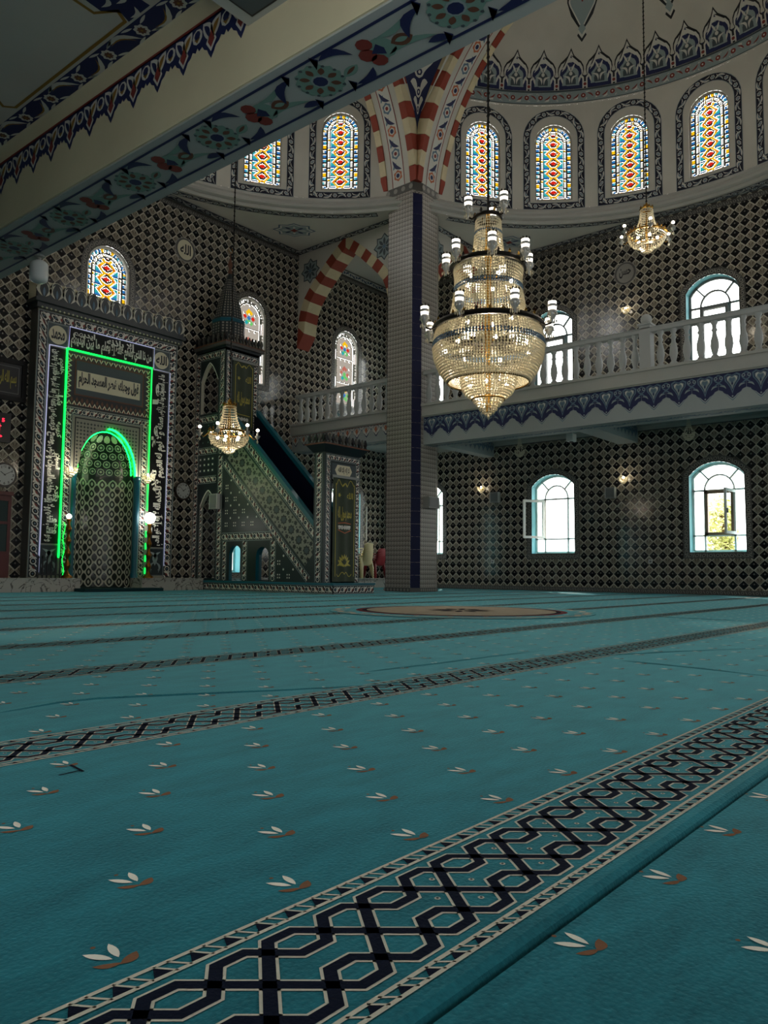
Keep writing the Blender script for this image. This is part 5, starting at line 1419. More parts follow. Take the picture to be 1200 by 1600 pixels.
def merlons(parent, fn, u0, u1, z0, h, n):
    w = (u1 - u0) / n
    for i in range(n):
        x = u0 + w * (i + .5); mb = MB()
        P = [(-.30, 0), (-.12, .22), (-.38, .50), (-.22, .72), (0, 1.0)]; L = [(x + p * w, z0 + q * h) for p, q in P]; L += [(2 * x - a, b) for a, b in L[-2::-1]]
        mb.prism(L, fn, -.05, 0, 'border_tile' if i % 2 else 'ink'); mb.build('merlon', parent)
merlons(MN, lambda u, v, o: (12.66 - o, u, v), 15.88, 17.18, 6.44, .24, 13); merlons(MN, lambda u, v, o: (u, 15.88 - o, v), 12.66, 13.94, 6.44, .24, 12)
mb = MB(); mb.box(12.74, 13.88, 15.96, YF, 6.44, 6.64, 'plaque_cream'); mb.build('tower_roof', MN)
sc_ = (13.28, 16.56, 0)
mb = MB(); mb.lathe([(.45, 6.6), (.45, 7.10), (.40, 7.12)], sc_, 'minbar_dark', 8, R_(22.5), R_(382.5)); mb.lathe([(.40, 7.22), (.34, 7.55), (.24, 7.95), (.14, 8.25), (.05, 8.52), (.001, 8.54)], sc_, 'minbar_dark', 8, R_(22.5), R_(382.5))
def spf(j):
    def f(u, v, o):
        if v < 7.12: r = .45
        else: r = np.interp(v, [7.22, 7.55, 7.95, 8.25, 8.52], [.40, .34, .24, .14, .05])
        a = R_(22.5 + 45 * j); b = R_(67.5 + 45 * j); t = (u + 1) / 2; p = Vector((math.cos(a), math.sin(a), 0)).lerp(Vector((math.cos(b), math.sin(b), 0)), t) * (r + o)
        return (sc_[0] + p.x, sc_[1] + p.y, v)
    return f
for j in range(8):
    D = Deco(mb, spf(j), .004, .002); z = 6.68
    while z < 8.4:
        if not 7.06 < z < 7.24:
            for u in (-.6, 0, .6): D.rect(u - .16, u + .16, z - .022, z + .022, 'border_motif', 0)
        z += .075
mb.build('spire', MN, label='octagonal dark spire with small pale squares')
mb = MB(); mb.lathe([(.44, 7.10), (.46, 7.13), (.46, 7.19), (.40, 7.22)], sc_, 'teal_paint', 8, R_(22.5), R_(382.5)); mb.build('spire_band', MN)
mb = MB(); mb.lathe([(.04, 8.5), (.065, 8.58), (.03, 8.66), (.075, 8.78), (.03, 8.9), (.012, 9.0), (.008, 9.12)], sc_, 'paint_brown', 10); mb.tube([(13.28 + .07 * math.cos(R_(a)), 16.56, 9.19 + .07 * math.sin(R_(a))) for a in range(-240, 61, 30)], .012, 'brass', 5); mb.build('finial', MN, smooth=True)
# door portal
mb = MB(); mb.box(12.68, 12.93, 12.30, 12.62, .245, 3.2, 'minbar_dark'); mb.box(13.73, 13.87, 12.30, 12.62, .245, 3.2, 'minbar_dark'); mb.box(12.93, 13.73, 12.30, 12.62, 2.66, 3.2, 'minbar_dark'); mb.build('door_portal', MN)
fd = lambda u, v, o: (u, 12.30 - o, v)
deco_part('portal_border', lambda D, m: band_tulip(D.path([(12.80, .26), (12.80, 3.10), (13.80, 3.10), (13.80, .26)]), .15), fn=fd, parent=MN)
deco_part('portal_border', lambda D, m: band_tulip(D.path([(12.46, .26), (12.46, 3.18)]), .20), fn=lambda u, v, o: (12.68 - o, u, v), parent=MN)
def pq(D, m):
    D.rect(12.92, 13.72, 2.67, 2.98, 'slate', 0); P = [(13.02, 2.825), (13.10, 2.95), (13.52, 2.95), (13.60, 2.825), (13.52, 2.70), (13.10, 2.70)]
    D.poly(P, 'plaque_cream', 1); text_on(m, ar('لا إله إلا الله'), fd, 13.12, 13.50, 2.74, 2.91, 'ink', .012, .02)
deco_part('door_plaque', pq, 'six-sided cream plaque with Arabic lettering', fn=fd, parent=MN)
mb = MB(); mb.hexa([(12.66, 12.28, 3.2), (13.88, 12.28, 3.2), (13.88, 12.64, 3.2), (12.66, 12.64, 3.2), (12.52, 12.14, 3.36), (14.0, 12.14, 3.36), (14.0, 12.74, 3.36), (12.52, 12.74, 3.36)], 'minbar_dark'); mb.box(12.50, 14.02, 12.12, 12.76, 3.36, 3.39, 'paint_brown'); mb.build('portal_cornice', MN)
merlons(MN, lambda u, v, o: (u, 12.15 - o, v), 12.54, 13.98, 3.39, .22, 13); merlons(MN, lambda u, v, o: (12.54 - o, u, v), 12.18, 12.72, 3.39, .22, 5)
def banner(x0, x1, z0, z1, y, label, full):
    mb = MB(); n = 24; w = x1 - x0
    yy = lambda u: y - .012 * math.sin((u - x0) / w * math.pi * 5)
    mb.grid([[(x0 + w * i / n, yy(x0 + w * i / n), z) for i in range(n + 1)] for z in (z0, z1)], 'banner_green'); b = mb.build('curtain', MN, smooth=True, label=label)
    mb = MB(); f = lambda u, v, o: (u, yy(u) - o - .006, v); D = Deco(mb, f, .004, .002); c = (x0 + x1) / 2; H = z1 - z0
    for x in (x0 + w * .10, x1 - w * .10): D.stroke([(x, z0 + H * .05), (x, z1 - H * .06)], .018, 'gold_thread', 0)
    for q in (-1, 1):
        D.stroke([(c + q * w * (.02 + .36 * t / 8), z1 - H * (.05 + .03 * math.sin(t * .9))) for t in range(9)], .016, 'gold_thread', 0); D.leaf(c, z1 - H * .05, c + q * w * .12, z1 - H * .09, .02, 'gold_thread', 0)
    text_on(mb, ar('الله'), f, c + w * .08, c + w * .34, z1 - H * (.20 if full else .30), z1 - H * (.14 if full else .20), 'gold_thread', .006, .02)
    D.star(c - w * .22, z1 - H * (.17 if full else .25), .06, 'gold_thread', 0, 5, .5)
    text_on(mb, ar('محمد رسول الله'), f, c - w * .30, c + w * .30, z1 - H * (.42 if full else .66), z1 - H * (.28 if full else .45), 'gold_thread', .006, .03)
    if full:
        za = z0 + H * .52
        for k in range(5): D.disc(c + w * .105 * (k - 2), za, w * .055, 'paint_white', 1, 10, .05)
        D.rect(c - w * .27, c + w * .27, za + .01, za + .04, 'calligraphy_white', 0); D.stroke([(c - w * .28, za + .09), (c, za + .11), (c + w * .28, za + .09)], .02, 'orange_paint', 0); D.stroke([(c - w * .28, za - .06), (c, za - .13), (c + w * .28, za - .06)], .02, 'orange_paint', 0)
        for k in range(7): a = R_(30 + 20 * k); D.leaf(c, z0 + H * .15, c + w * .30 * math.cos(a), z0 + H * .15 + .28 * math.sin(a), .035, 'gold_thread', 0)
        for k in range(5): a = R_(40 + 25 * k); D.leaf(c, z0 + H * .16, c + w * .16 * math.cos(a), z0 + H * .16 + .17 * math.sin(a), .02, 'banner_green', 1)
        for q in (-1, 1): D.leaf(c, z0 + H * .14, c + q * w * .30, z0 + H * .15, .03, 'gold_thread', 0, .2 * q); D.stroke([(c + q * w * .04 * t, z0 + H * .07 + .05 * math.sin(t * .8)) for t in range(9)], .016, 'gold_thread', 0)
    else:
        za = z0 + H * .15
        for k in range(4): D.disc(c + w * .13 * (k - 1.5), za, w * .07, 'paint_white', 1, 10, .05)
        D.stroke([(c - w * .32, za + .12), (c + w * .32, za + .10)], .018, 'gold_thread', 0)
    mb.build('gold_embroidery', b)
    mb = MB(); mb.box(x0 - .05, x1 + .05, y - .05, y - .02, z1 - .02, z1 + .04, 'grey_plastic'); mb.build('curtain_rail', MN)
banner(12.94, 13.72, .27, 2.66, 12.27, 'dark green curtain embroidered with gold Arabic lettering', True)
banner(12.96, 13.68, 4.2, 5.99, 15.94, 'dark green banner on the tower with gold lettering', False)

# ================================================================== chandeliers
def beads(prof, n, rows, c, r, m='crystal', band=None):
    """strings of cut-glass beads hung over a turned profile [(radius, z)...]"""
    mb = MB(); zs = [p[1] for p in prof]; L = [0]
    for a, b in zip(prof, prof[1:]): L.append(L[-1] + math.hypot(a[0] - b[0], a[1] - b[1]))
    for j in range(rows):
        t = L[-1] * (j + .5) / rows; R = np.interp(t, L, [p[0] for p in prof]); z = np.interp(t, L, zs)
        mm = 'bead_blue' if band and band[0] <= j < band[1] else m
        for i in range(n):
            a = 2 * math.pi * (i + (.5 if j % 2 else 0) * 0) / n; mb.octa((c[0] + R * math.cos(a), c[1] + R * math.sin(a), c[2] + z), r, mm, 1.25)
    return mb
def torus(mb, c, R, r, m, n=40, k=6):
    rows = [[(c[0] + (R + r * math.cos(2 * math.pi * j / k)) * math.cos(2 * math.pi * i / n), c[1] + (R + r * math.cos(2 * math.pi * j / k)) * math.sin(2 * math.pi * i / n), c[2] + r * math.sin(2 * math.pi * j / k)) for j in range(k)] for i in range(n + 1)]
    mb.grid(rows, m, closed=True)
def cup_meshes():
    mb = MB(); mb.lathe([(.004, -.20), (.02, -.18), (.012, -.14), (.05, -.10), (.075, -.04), (.07, -.01), (.05, 0), (.055, .02)], (0, 0, 0), 'silver_glass', 10)
    for k in range(6):
        a = k * 1.047; mb.octa((.06 * math.cos(a), .06 * math.sin(a), -.16), .016, 'crystal', 2.2); mb.octa((.07 * math.cos(a), .07 * math.sin(a), -.06), .014, 'crystal', 1.6)
    cup = mb.mesh('lamp_cup', True)
    mb = MB(); mb.lathe([(.001, .0), (.058, .01), (.062, .05), (.062, .135), (.055, .135), (.001, .13)], (0, 0, 0), 'lamp_glass', 12); sh = mb.mesh('lamp_shade', True)
    mb = MB(); mb.lathe([(.066, .05), (.070, .055), (.070, .085), (.066, .09)], (0, 0, 0), 'silver_glass', 12)
    for k in range(8): a = k * .785; mb.octa((.066 * math.cos(a), .066 * math.sin(a), .15), .016, 'dark_metal', 1.6)
    band = mb.mesh('shade_band', True)
    mb = MB(); mb.sphere((0, 0, 0), .032, 'bulb', 10, 7); bulb = mb.mesh('bulb', True)
    return cup, sh, band, bulb
CUP, SHADE, SBAND, BULB = cup_meshes()
def lamp_light(p, e, col=(1.0, .88, .68), r=.08):
    L = bpy.data.lights.new('lamp_light', 'POINT'); L.energy = e; L.color = col; L.shadow_soft_size = r
    o = bpy.data.objects.new('lamp_light', L); COL.objects.link(o); o.location = p
c = (10.1, 6.35, 0)
CH = thing('crystal_chandelier', 'huge tiered crystal chandelier with rings of glass lamp cups in front of the column', 'chandelier', (10.1, 6.35, 2.88))
P1 = [(.19, 5.96), (.205, 5.72), (.25, 5.27)]; P2 = [(.53, 5.16), (.51, 5.0), (.52, 4.8), (.56, 4.55), (.62, 4.30)]
P3 = [(.80, 4.20), (.84, 4.06), (.845, 3.92), (.82, 3.76), (.75, 3.58), (.62, 3.40)]; P4 = [(.42, 3.56), (.42, 3.42), (.40, 3.32), (.36, 3.24), (.27, 3.17)]
beads(P1, 36, 15, c, .0185, band=(4, 5)).build('crystal_neck', CH, label='narrow neck of crystal strings')
beads(P2, 74, 20, c, .021, band=(6, 8)).build('crystal_skirt', CH, label='flaring skirt of crystal strings')
beads(P3, 104, 20, c, .0235, band=(4, 6)).build('crystal_bowl', CH, label='wide bowl of crystal strings')
beads(P4, 56, 10, c, .023).build('crystal_basket', CH, label='lower basket of crystal strings')
mb = MB()
for k, (R, z) in enumerate(((.22, 3.15), (.22, 3.11), (.175, 3.09), (.175, 3.05), (.13, 3.03), (.13, 2.99), (.085, 2.97), (.085, 2.94), (.04, 2.91))):
    n = max(6, int(R * 120))
    for i in range(n): a = 2 * math.pi * i / n; mb.octa((c[0] + R * math.cos(a), c[1] + R * math.sin(a), z), .02, 'crystal', 1.6)
mb.octa((c[0], c[1], 2.87), .03, 'crystal', 1.5); mb.build('crystal_drop', CH, label='stepped crystal drop at the bottom')
for R, z, r in ((.205, 6.0, .03), (.56, 5.21, .04), (.82, 4.25, .045), (.62, 3.40, .014), (.25, 3.14, .014)):
    mb = MB(); torus(mb, (c[0], c[1], z), R, r, 'dark_metal' if r > .02 else 'gold_metal', 44)
    if r > .02:
        n = int(R * 34)
        for i in range(n): a = 2 * math.pi * i / n; mb.octa((c[0] + R * math.cos(a), c[1] + R * math.sin(a), z + .06), .028, 'gold_metal' if i % 3 else 'dark_metal', 1.8)
    mb.build('metal_ring', CH)
for R, z, n, ph, r0 in ((.32, 6.02, 3, .35, .2), (.66, 5.20, 7, .2, .56), (1.02, 4.22, 8, .15, .82)):
    for i in range(n):
        a = ph + 2 * math.pi * i / n; p = (c[0] + R * math.cos(a), c[1] + R * math.sin(a), z + .14); q = (c[0] + r0 * math.cos(a), c[1] + r0 * math.sin(a), z)
        cup = link('lamp_cup', CUP, CH, loc=p); s = link('lamp_shade', SHADE, cup); s2 = link('shade_band', SBAND, cup)
        mb = MB(); m_ = ((p[0] + q[0]) / 2, (p[1] + q[1]) / 2, z - .06); mb.tube([q, m_, (p[0], p[1], z - .04)], .016, 'dark_metal', 5); mb.build('arm', CH)
bl = [(.28, 3.36, 4), (.66, 3.92, 7), (.36, 4.42, 5), (.36, 5.00, 5), (.14, 5.40, 3)]
for R, z, n in bl:
    for i in range(n): a = 2 * math.pi * (i + .3) / n; link('bulb', BULB, CH, loc=(c[0] + R * math.cos(a), c[1] + R * math.sin(a), z))
mb = MB(); mb.lathe([(.03, 2.95), (.05, 3.2), (.03, 3.6), (.06, 4.2), (.04, 5.2), (.06, 5.4), (.03, 6.1)], c, 'gold_metal', 10)
z = 6.1
mb.tube([(c[0], c[1], 6.1), (c[0], c[1], 16.9)], .018, 'chain_metal', 5)
while z < 11: mb.octa((c[0], c[1], z), .035, 'chain_metal', 1.8); z += .12
mb.build('stem_and_chain', CH)
for z, e in ((3.8, 150), (4.7, 80), (5.6, 16), (3.35, 24)): lamp_light((c[0], c[1], z), e)

def small_chandelier(label, loc, zc):
    r = thing('small_chandelier', label, 'chandelier', loc, group='small crystal chandeliers'); c = loc
    beads([(.13, .96), (.14, .80), (.17, .66), (.25, .46)], 28, 10, c, .016).build('crystal_skirt', r)
    beads([(.40, .38), (.39, .28), (.31, .17), (.18, .10)], 48, 7, c, .019).build('crystal_bowl', r)
    beads([(.16, .10), (.11, .02), (.02, -.03)], 20, 4, c, .017).build('crystal_drop', r)
    mb = MB(); torus(mb, (c[0], c[1], c[2] + .41), .40, .022, 'gold_metal', 32); torus(mb, (c[0], c[1], c[2] + .97), .13, .02, 'gold_metal', 20)
    for i in range(20): a = .314 * i; mb.octa((c[0] + .40 * math.cos(a), c[1] + .40 * math.sin(a), c[2] + .46), .022, 'gold_metal', 1.8)
    for i in range(8): a = .785 * i; mb.octa((c[0] + .13 * math.cos(a), c[1] + .13 * math.sin(a), c[2] + 1.0), .025, 'gold_metal', 1.8)
    mb.build('metal_ring', r)
    for i in range(6):
        a = .5 + 1.047 * i; p = (c[0] + .58 * math.cos(a), c[1] + .58 * math.sin(a), c[2] + .50)
        mb = MB(); mb.tube([(c[0] + .40 * math.cos(a), c[1] + .40 * math.sin(a), c[2] + .40), (c[0] + .5 * math.cos(a), c[1] + .5 * math.sin(a), c[2] + .30), (p[0], p[1], p[2] - .14)], .012, 'gold_metal', 5)
        mb.lathe([(.005, -.20), (.05, -.14), (.06, -.12), (.018, -.11), (.018, -.02)], p, 'silver_glass', 8); mb.octa((p[0], p[1], p[2] - .24), .03, 'crystal', 1.5); arm = mb.build('candle_arm', r)
        b = link('bulb', BULB, arm, loc=p)
    for i in range(5): a = 1.2566 * i; link('bulb', BULB, r, loc=(c[0] + .22 * math.cos(a), c[1] + .22 * math.sin(a), c[2] + .30))
    mb = MB(); mb.lathe([(.02, 0), (.03, .4), (.02, 1.0), (.05, 1.04), (.012, 1.12)], c, 'gold_metal', 8); mb.tube([(c[0], c[1], c[2] + 1.1), (c[0], c[1], zc)], .013, 'chain_metal', 5)
    z = c[2] + 1.15
    while z < c[2] + 6 and z < zc: mb.octa((c[0], c[1], z), .026, 'chain_metal', 1.8); z += .10
    mb.build('stem_and_chain', r); lamp_light((c[0], c[1], c[2] + .33), 36)
small_chandelier('small crystal chandelier hanging in front of the minbar tower', (10.1, 12.5, 2.87), 16.0)
small_chandelier('small crystal chandelier high up at the right, under the drum windows', (16.5, 6.3, 7.54), 16.0)

# small crystal lights --------------------------------------------------------
def sconce(label, p, n, s=1.0, lit=True, e=2.5):
    """p on the wall, n pointing into the room"""
    r = thing('crystal_sconce', label, 'wall lamp', p, group='crystal wall lamps'); n = Vector(n); o = Vector(p) + n * .14 * s
    mb = MB(); mb.lathe([(.001, -.01), (.05 * s, 0), (.05 * s, .02), (.001, .03)], tuple(Vector(p) + n * .02), 'gold_metal', 10); mb.tube([tuple(Vector(p)), tuple(Vector(p) + n * .08 * s + Vector((0, 0, -.05))), tuple(o + Vector((0, 0, -.03)))], .012, 'gold_metal', 5); mb.build('bracket', r)
    beads([(.12 * s, .05 * s), (.11 * s, -.03 * s), (.05 * s, -.10 * s), (.01, -.15 * s)], 16, 5, tuple(o), .02 * s).build('crystal_bowl', r)
    if lit:
        link('bulb', BULB, r, loc=tuple(o + Vector((0, 0, .04)))); lamp_light(tuple(o + n * .05 + Vector((0, 0, .02))), e, r=.05)
sconce('lit crystal wall lamp on the upper tiled wall over the balustrade', (XW - .02, 8.51, 7.83), (-1, 0, 0))
sconce('lit crystal wall lamp low on the tiled wall right beside the column', (XW - .02, 13.24, 3.12), (-1, 0, 0))
sconce('lit crystal wall lamp between the two lower arched windows', (XW - .02, 8.64, 3.11), (-1, 0, 0))
sconce('glowing crystal lamp on the mihrab, left of the niche', (9.03, YM - .02, 2.73), (0, -1, 0), 1.2, e=18)
sconce('glowing crystal lamp on the mihrab, right of the niche', (11.03, YM - .02, 2.78), (0, -1, 0), 1.2, e=18)
for y, lb in ((10.64, 'unlit crystal pendant under the gallery left of the cross beam'), (6.15, 'unlit crystal pendant under the gallery right of the cross beam')):
    r = thing('crystal_pendant', lb, 'pendant lamp', (18.5, y, 4.58), group='crystal pendants under the gallery')
    mb = MB(); mb.lathe([(.09, 0), (.09, -.03), (.03, -.06), (.012, -.10), (.012, -.45)], (18.5, y, 4.58), 'gold_metal', 10); mb.build('stem', r)
    beads([(.03, .42), (.05, .25), (.10, .12)], 12, 7, (18.5, y, 3.72), .014).build('crystal_skirt', r); beads([(.13, .10), (.13, .03), (.08, -.05), (.01, -.09)], 14, 5, (18.5, y, 3.72), .019).build('crystal_bowl', r)

# ================================================================== small things
# lamp under the beam
r = thing('jar_lamp', 'white jar-shaped lamp hanging under the dark beam at the left', 'lamp', (3.9, 8.05, 3.83))
mb = MB(); mb.lathe([(.05, 0), (.05, -.02), (.02, -.03), (.02, -.06), (.055, -.07)], (3.9, 8.05, 3.83), 'grey_plastic', 10); mb.build('socket', r)
mb = MB(); mb.lathe([(.055, -.065), (.085, -.085), (.095, -.11), (.095, -.25), (.085, -.28), (.05, -.30), (.001, -.305)], (3.9, 8.05, 3.83), 'jar_glass', 20); mb.build('glass_jar', r, smooth=True)
# clocks
def clock(label, x, z, rad, hh, mm):
    r = thing('wall_clock', label, 'clock', (x, YF - .02, z), group='wall clocks'); f = lambda u, v, o: (x + u, YF - .03 - o, z + v)
    mb = MB(); mb.prism([(rad * math.cos(2 * math.pi * i / 32), rad * math.sin(2 * math.pi * i / 32)) for i in range(32)], f, 0, .05, 'clock_rim'); mb.build('rim', r)
    mb = MB(); D = Deco(mb, f, .052, .002); D.disc(0, 0, rad * .84, 'clock_face', 0, 32); mb.build('face', r)
    mb = MB()
    for k in range(12):
        a = R_(90 - 30 * (k + 1)); w = rad * (.075 if k < 9 else .11); text_on(mb, str(k + 1), f, rad * .68 * math.cos(a) - w, rad * .68 * math.cos(a) + w, rad * .68 * math.sin(a) - rad * .10, rad * .68 * math.sin(a) + rad * .10, 'ink', .058, .02)
    mb.build('numerals', r)
    mb = MB(); D = Deco(mb, f, .062, .002)
    for ang, l, w in ((90 - 30 * (hh + mm / 60), .42, .055), (90 - 6 * mm, .66, .04)): a = R_(ang); D.stroke([(-rad * .1 * math.cos(a), -rad * .1 * math.sin(a)), (rad * l * math.cos(a), rad * l * math.sin(a))], rad * w, 'ink', 0)
    D.disc(0, 0, rad * .06, 'ink', 1, 10); mb.build('hands', r)
clock('round wall clock at the left edge of the prayer wall', 7.74, 2.52, .27, 10, 10)
clock('round wall clock between the mihrab and the minbar', 12.37, 2.57, .245, 1, 52)
# framed calligraphy
r = thing('framed_picture', 'dark framed gold calligraphy hanging left of the mihrab', 'picture', (7.7, YF - .03, 4.15)); f = lambda u, v, o: (u, YF - .02 - o, v)
mb = MB()
for x0, x1, z0, z1 in ((6.97, 8.14, 4.16, 4.26), (6.97, 8.14, 4.98, 5.08), (6.97, 7.07, 4.26, 4.98), (8.04, 8.14, 4.26, 4.98)): mb.box(x0, x1, YF - .07, YF - .01, z0, z1, 'black_panel')
mb.build('frame', r); mb = MB(); mb.box(7.07, 8.04, YF - .04, YF - .01, 4.26, 4.98, 'ink'); text_on(mb, ar('بسم الله الرحمن الرحيم'), f, 7.2, 7.92, 4.42, 4.82, 'gold_thread', .026, .02); D = Deco(mb, f, .024, .002); lines(D.path([(7.14, 4.33), (7.97, 4.33), (7.97, 4.91), (7.14, 4.91)], True), 0, .012, 'frame_grey'); mb.build('calligraphy', r)
# prayer time display
r = thing('led_sign', 'black display with red glowing letters at the left edge', 'display', (7.6, YF - .03, 3.2)); mb = MB(); mb.box(7.2, 7.82, YF - .10, YF - .01, 3.22, 3.86, 'black_plastic'); mb.build('housing', r)
mb = MB(); text_on(mb, 'İmsak', lambda u, v, o: (7.52 + .13 * v, YF - .10 - o, u), 3.32, 3.62, .1, .9, 'led_red', .006, .03); text_on(mb, '5', lambda u, v, o: (u, YF - .10 - o, v), 7.62, 7.68, 3.66, 3.74, 'led_red', .006, .02) ; mb.build('red_letters', r)
# cabinet at the very left
r = thing('glazed_cabinet', 'maroon wooden cabinet with dark glass at the left edge', 'cabinet', (7.4, 16.9, .3)); mb = MB(); mb.box(6.9, 7.84, 16.95, YF - .02, .3, 2.1, 'maroon_wood'); mb.build('body', r)
mb = MB(); mb.box(6.88, 7.86, 16.90, YF - .02, 2.06, 2.14, 'maroon_wood'); mb.build('top_board', r)
mb = MB()
for x0, x1, z0, z1 in ((7.42, 7.82, 1.94, 2.03), (7.42, 7.82, .34, .86), (7.42, 7.48, .86, 1.94), (7.76, 7.82, .86, 1.94), (7.48, 7.76, 1.44, 1.50)): mb.box(x0, x1, 16.92, 16.95, z0, z1, 'maroon_wood')
d = mb.build('door', r); mb = MB(); mb.box(7.48, 7.76, 16.935, 16.945, .86, 1.94, 'smoked_glass'); mb.build('pane', d)
# candlesticks
def candlestick(label, x, rad):
    r = thing('candlestick', label, 'candlestick', (x, 16.62, .30), group='tall brass candlesticks'); mb = MB()
    pr = [(.13, 0), (.13, .03), (.06, .08), (.03, .16)]
    z = .16
    while z < 1.22: pr += [(.03, z + .02), (.06, z + .09), (.07, z + .13), (.05, z + .18), (.028, z + .24)]; z += .27
    pr += [(.06, 1.30), (.02, 1.32)]
    mb.lathe(pr, (x, 16.62, .3), 'brass', 14); mb.build('stem', r, smooth=True); mb = MB(); mb.sphere((x, 16.62, .3 + 1.32 + rad), rad, 'globe_lamp', 18, 12); mb.build('globe', r, smooth=True)
candlestick('tall brass candlestick with small glowing globe left of the niche', 8.98, .055); candlestick('tall brass candlestick with large glowing globe right of the niche', 11.06, .135)
# dark stands on the platform at the left
for x, lb in ((8.42, 'low dark barred stand on the platform below the left calligraphy panel'), ):
    r = thing('barred_stand', lb, 'stand', (x, 16.6, .30))
    for i in range(6): mb = MB(); mb.lathe([(.018, 0), (.018, .42), (.026, .45), (.001, .5)], (x - .1 + .1 * i, 16.62, .30), 'black_plastic', 8); mb.build('bar', r)
    mb = MB(); mb.box(x - .14, x + .44, 16.60, 16.64, .36, .39, 'black_plastic'); mb.build('rail', r)
# loudspeakers, boxes, sockets
def speaker(label, x0, x1, y0, y1, z0, z1, face):
    r = thing('wall_speaker', label, 'loudspeaker', ((x0 + x1) / 2, (y0 + y1) / 2, z0), group='wall loudspeakers'); mb = MB(); mb.box(x0, x1, y0, y1, z0, z1, 'grey_plastic'); mb.build('cabinet', r); mb = MB()
    if face == 'x': mb.box(x0 - .015, x0, y0 + .02, y1 - .02, z0 + .03, z1 - .03, 'frame_grey'); mb.box(x0 - .005, x0 + .1, y0 - .012, y0, z0, z1, 'white_plastic'); mb.box(x0 - .005, x0 + .1, y1, y1 + .012, z0, z1, 'white_plastic')
    else: mb.box(x0 + .02, x1 - .02, y0 - .015, y0, z0 + .03, z1 - .03, 'frame_grey'); mb.box(x1, x1 + .012, y0 - .005, y0 + .1, z0, z1, 'white_plastic')
    mb.build('grille', r)
speaker('grey loudspeaker on the tiled wall between the column and the open casement', 20.62, 20.79, 12.62, 12.90, 2.66, 2.98, 'x'); speaker('grey loudspeaker on the tiled wall between the two lower arched windows', 20.62, 20.79, 8.90, 9.16, 2.60, 2.90, 'x')
speaker('grey loudspeaker mounted on the tiled column', 16.3, 16.75, 12.05, 12.235, 2.17, 2.47, 'y'); speaker('grey loudspeaker beside the lower arch of the minbar tower', 12.56, 12.73, 15.98, 16.26, 2.06, 2.45, 'x')
r = thing('camera_box', 'small white camera box under the gallery beam', 'camera', (18.5, 9.13, 3.9)); mb = MB(); mb.box(18.40, 18.62, 9.04, 9.22, 3.90, 4.10, 'white_plastic'); mb.build('housing', r); mb = MB(); mb.tube([(18.51, 9.13, 4.10), (18.51, 9.13, 4.58)], .02, 'frame_grey', 6); mb.build('bracket', r); mb = MB(); mb.lathe([(.05, 0), (.05, -.03), (.001, -.04)], (18.51, 9.13, 3.90), 'black_plastic', 10); mb.build('lens', r)
for y, lb in ((7.98, 'white wall socket below and left of the right window'), (12.91, 'white wall socket low on the wall near the column')):
    r = thing('wall_socket', lb, 'socket', (XW - .01, y, .84), group='wall sockets'); mb = MB(); mb.box(XW - .03, XW - .005, y - .05, y + .05, .80, .90, 'white_plastic'); mb.build('plate', r); mb = MB(); mb.box(XW - .033, XW - .029, y - .03, y + .03, .82, .88, 'frame_grey'); mb.build('insert', r)
# round name plaques on the walls
def plaque_round(label, fn, x, z, t, dm='plaque_cream'):
    r = thing('round_plaque', label, 'plaque', fn(x, z, 0), group='round calligraphy plaques'); f = lambda u, v, o: fn(x + u, z + v, o); mb = MB(); D = Deco(mb, f, .014, .003)
    D.ros(0, 0, .36, 'border_motif', 0, 16, .12); D.disc(0, 0, .31, 'border_tile', 1, 28); mb.build('rim', r); mb = MB(); mb.prism([(.25 * math.cos(2 * math.pi * i / 28), .27 * math.sin(2 * math.pi * i / 28)) for i in range(28)], f, .01, .026, dm); mb.build('disc', r)
    mb = MB(); text_on(mb, ar(t), f, -.17, .17, -.13, .15, 'ink', .03, .03); mb.build('lettering', r)
plaque_round('round cream calligraphy plaque on the prayer wall above the clock', f_front, 12.26, 9.03, 'الله'); plaque_round('round calligraphy plaque high on the gallery wall', lambda u, v, o: (XW - o, -u, v), -8.57, 8.92, 'حسن', 'border_motif')
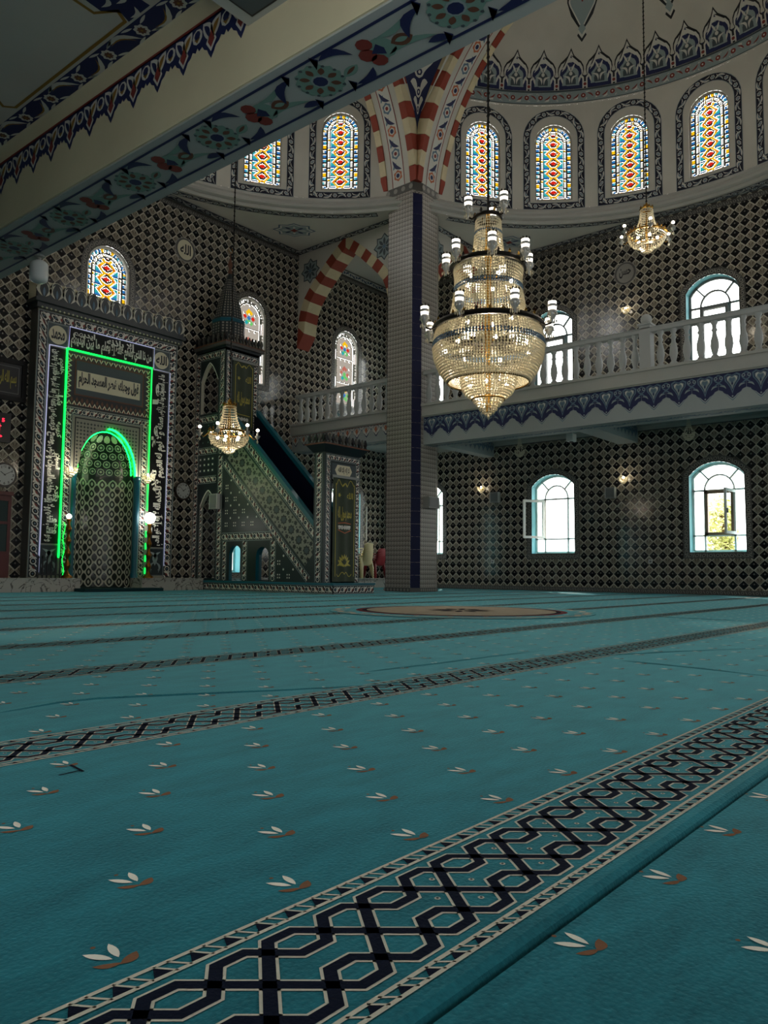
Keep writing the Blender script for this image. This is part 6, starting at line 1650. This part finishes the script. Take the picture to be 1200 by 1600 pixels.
# stacked plastic chairs
def chair(label, x, y, z, m, grp):
    r = thing('plastic_chair', label, 'chair', (x, y, z), group=grp); W = .22
    mb = MB(); mb.box(x - W, x + W, y - .19, y + .24, z + .40, z + .43, m); mb.build('seat', r)
    for sx in (-1, 1):
        for sy in (-1, 1):
            a = Vector((x + sx * (W - .02), y + (.22 if sy > 0 else -.17), z + .41)); b = Vector((x + sx * (W + .04), y + (.28 if sy > 0 else -.25), z)); mb = MB()
            mb.hexa([(b.x - .022, b.y - .022, b.z), (b.x + .022, b.y - .022, b.z), (b.x + .022, b.y + .022, b.z), (b.x - .022, b.y + .022, b.z), (a.x - .03, a.y - .03, a.z), (a.x + .03, a.y - .03, a.z), (a.x + .03, a.y + .03, a.z), (a.x - .03, a.y + .03, a.z)], m); mb.build('leg', r)
    mb = MB(); n = 8
    rows = [[(x + (W * (1 - .10 * t / 5)) * (-1 + 2 * i / n), y - .19 - .10 * t / 5 - .03 * (1 - (2 * i / n - 1) ** 2), z + .43 + .36 * t / 5 + (.04 * (1 - (2 * i / n - 1) ** 2) if t == 5 else 0)) for i in range(n + 1)] for t in range(6)]
    mb.grid(rows, m); bk = [[(p[0], p[1] - .02, p[2]) for p in r_] for r_ in rows]; mb.grid(bk, m); mb.grid([rows[-1], bk[-1]], m); mb.build('backrest', r)
    for sx in (-1, 1): mb = MB(); mb.tube([(x + sx * W, y - .24, z + .64), (x + sx * (W + .05), y - .05, z + .64), (x + sx * (W + .05), y + .18, z + .62), (x + sx * W, y + .23, z + .42)], .018, m, 6); mb.build('armrest', r)
pos = ('bottom', 'second', 'third', 'fourth', 'top')
for k in range(5): chair('cream plastic chair, %s of the cream stack behind the minbar door' % pos[k], 19.10, 16.78, .30 + .075 * k, 'chair_cream', 'cream stacked chairs')
for k in range(3): chair('red plastic chair, %s of the red stack beside the column' % ('bottom', 'middle', 'top')[k], 19.78, 16.80, .30 + .075 * k - .15 if False else .30 + .07 * k, 'chair_red', 'red stacked chairs')
# tree outside the right window
r = thing('tree', 'sunlit green tree seen through the right lower window', 'tree', (33.0, 9.55, -1.0)); mb = MB(); mb.tube([(33, 9.6, -1), (33.1, 9.6, 1.5), (33, 9.7, 3.0)], [.22, .18, .12], 'bark', 8); mb.build('trunk', r); mb = MB(); rnd = random.Random(3)
for i in range(1500):
    th, ph, q = rnd.uniform(0, 6.283), math.acos(rnd.uniform(-1, 1)), rnd.uniform(.25, 1) ** .5
    p = Vector((33 + .8 * q * math.sin(ph) * math.cos(th), 9.75 + .62 * q * math.sin(ph) * math.sin(th), 2.35 + 1.4 * q * math.cos(ph))); a = Vector((rnd.uniform(-1, 1), rnd.uniform(-1, 1), rnd.uniform(-1, 1))).normalized() * .09; b = a.orthogonal().normalized() * .06
    mb.face([p - a, p + b, p + a, p - b], 'leaf_green')
mb.build('foliage', r, kind='stuff')
mb = MB(); mb.face([(21.4, -80, -1), (150, -80, -1), (150, 100, -1), (21.4, 100, -1)], 'paving'); mb.face([(-80, 17.8, -1), (150, 17.8, -1), (150, 120, -1), (-80, 120, -1)], 'paving'); tag(mb.build('ground'), 'ground outside the windows', 'ground', kind='structure')
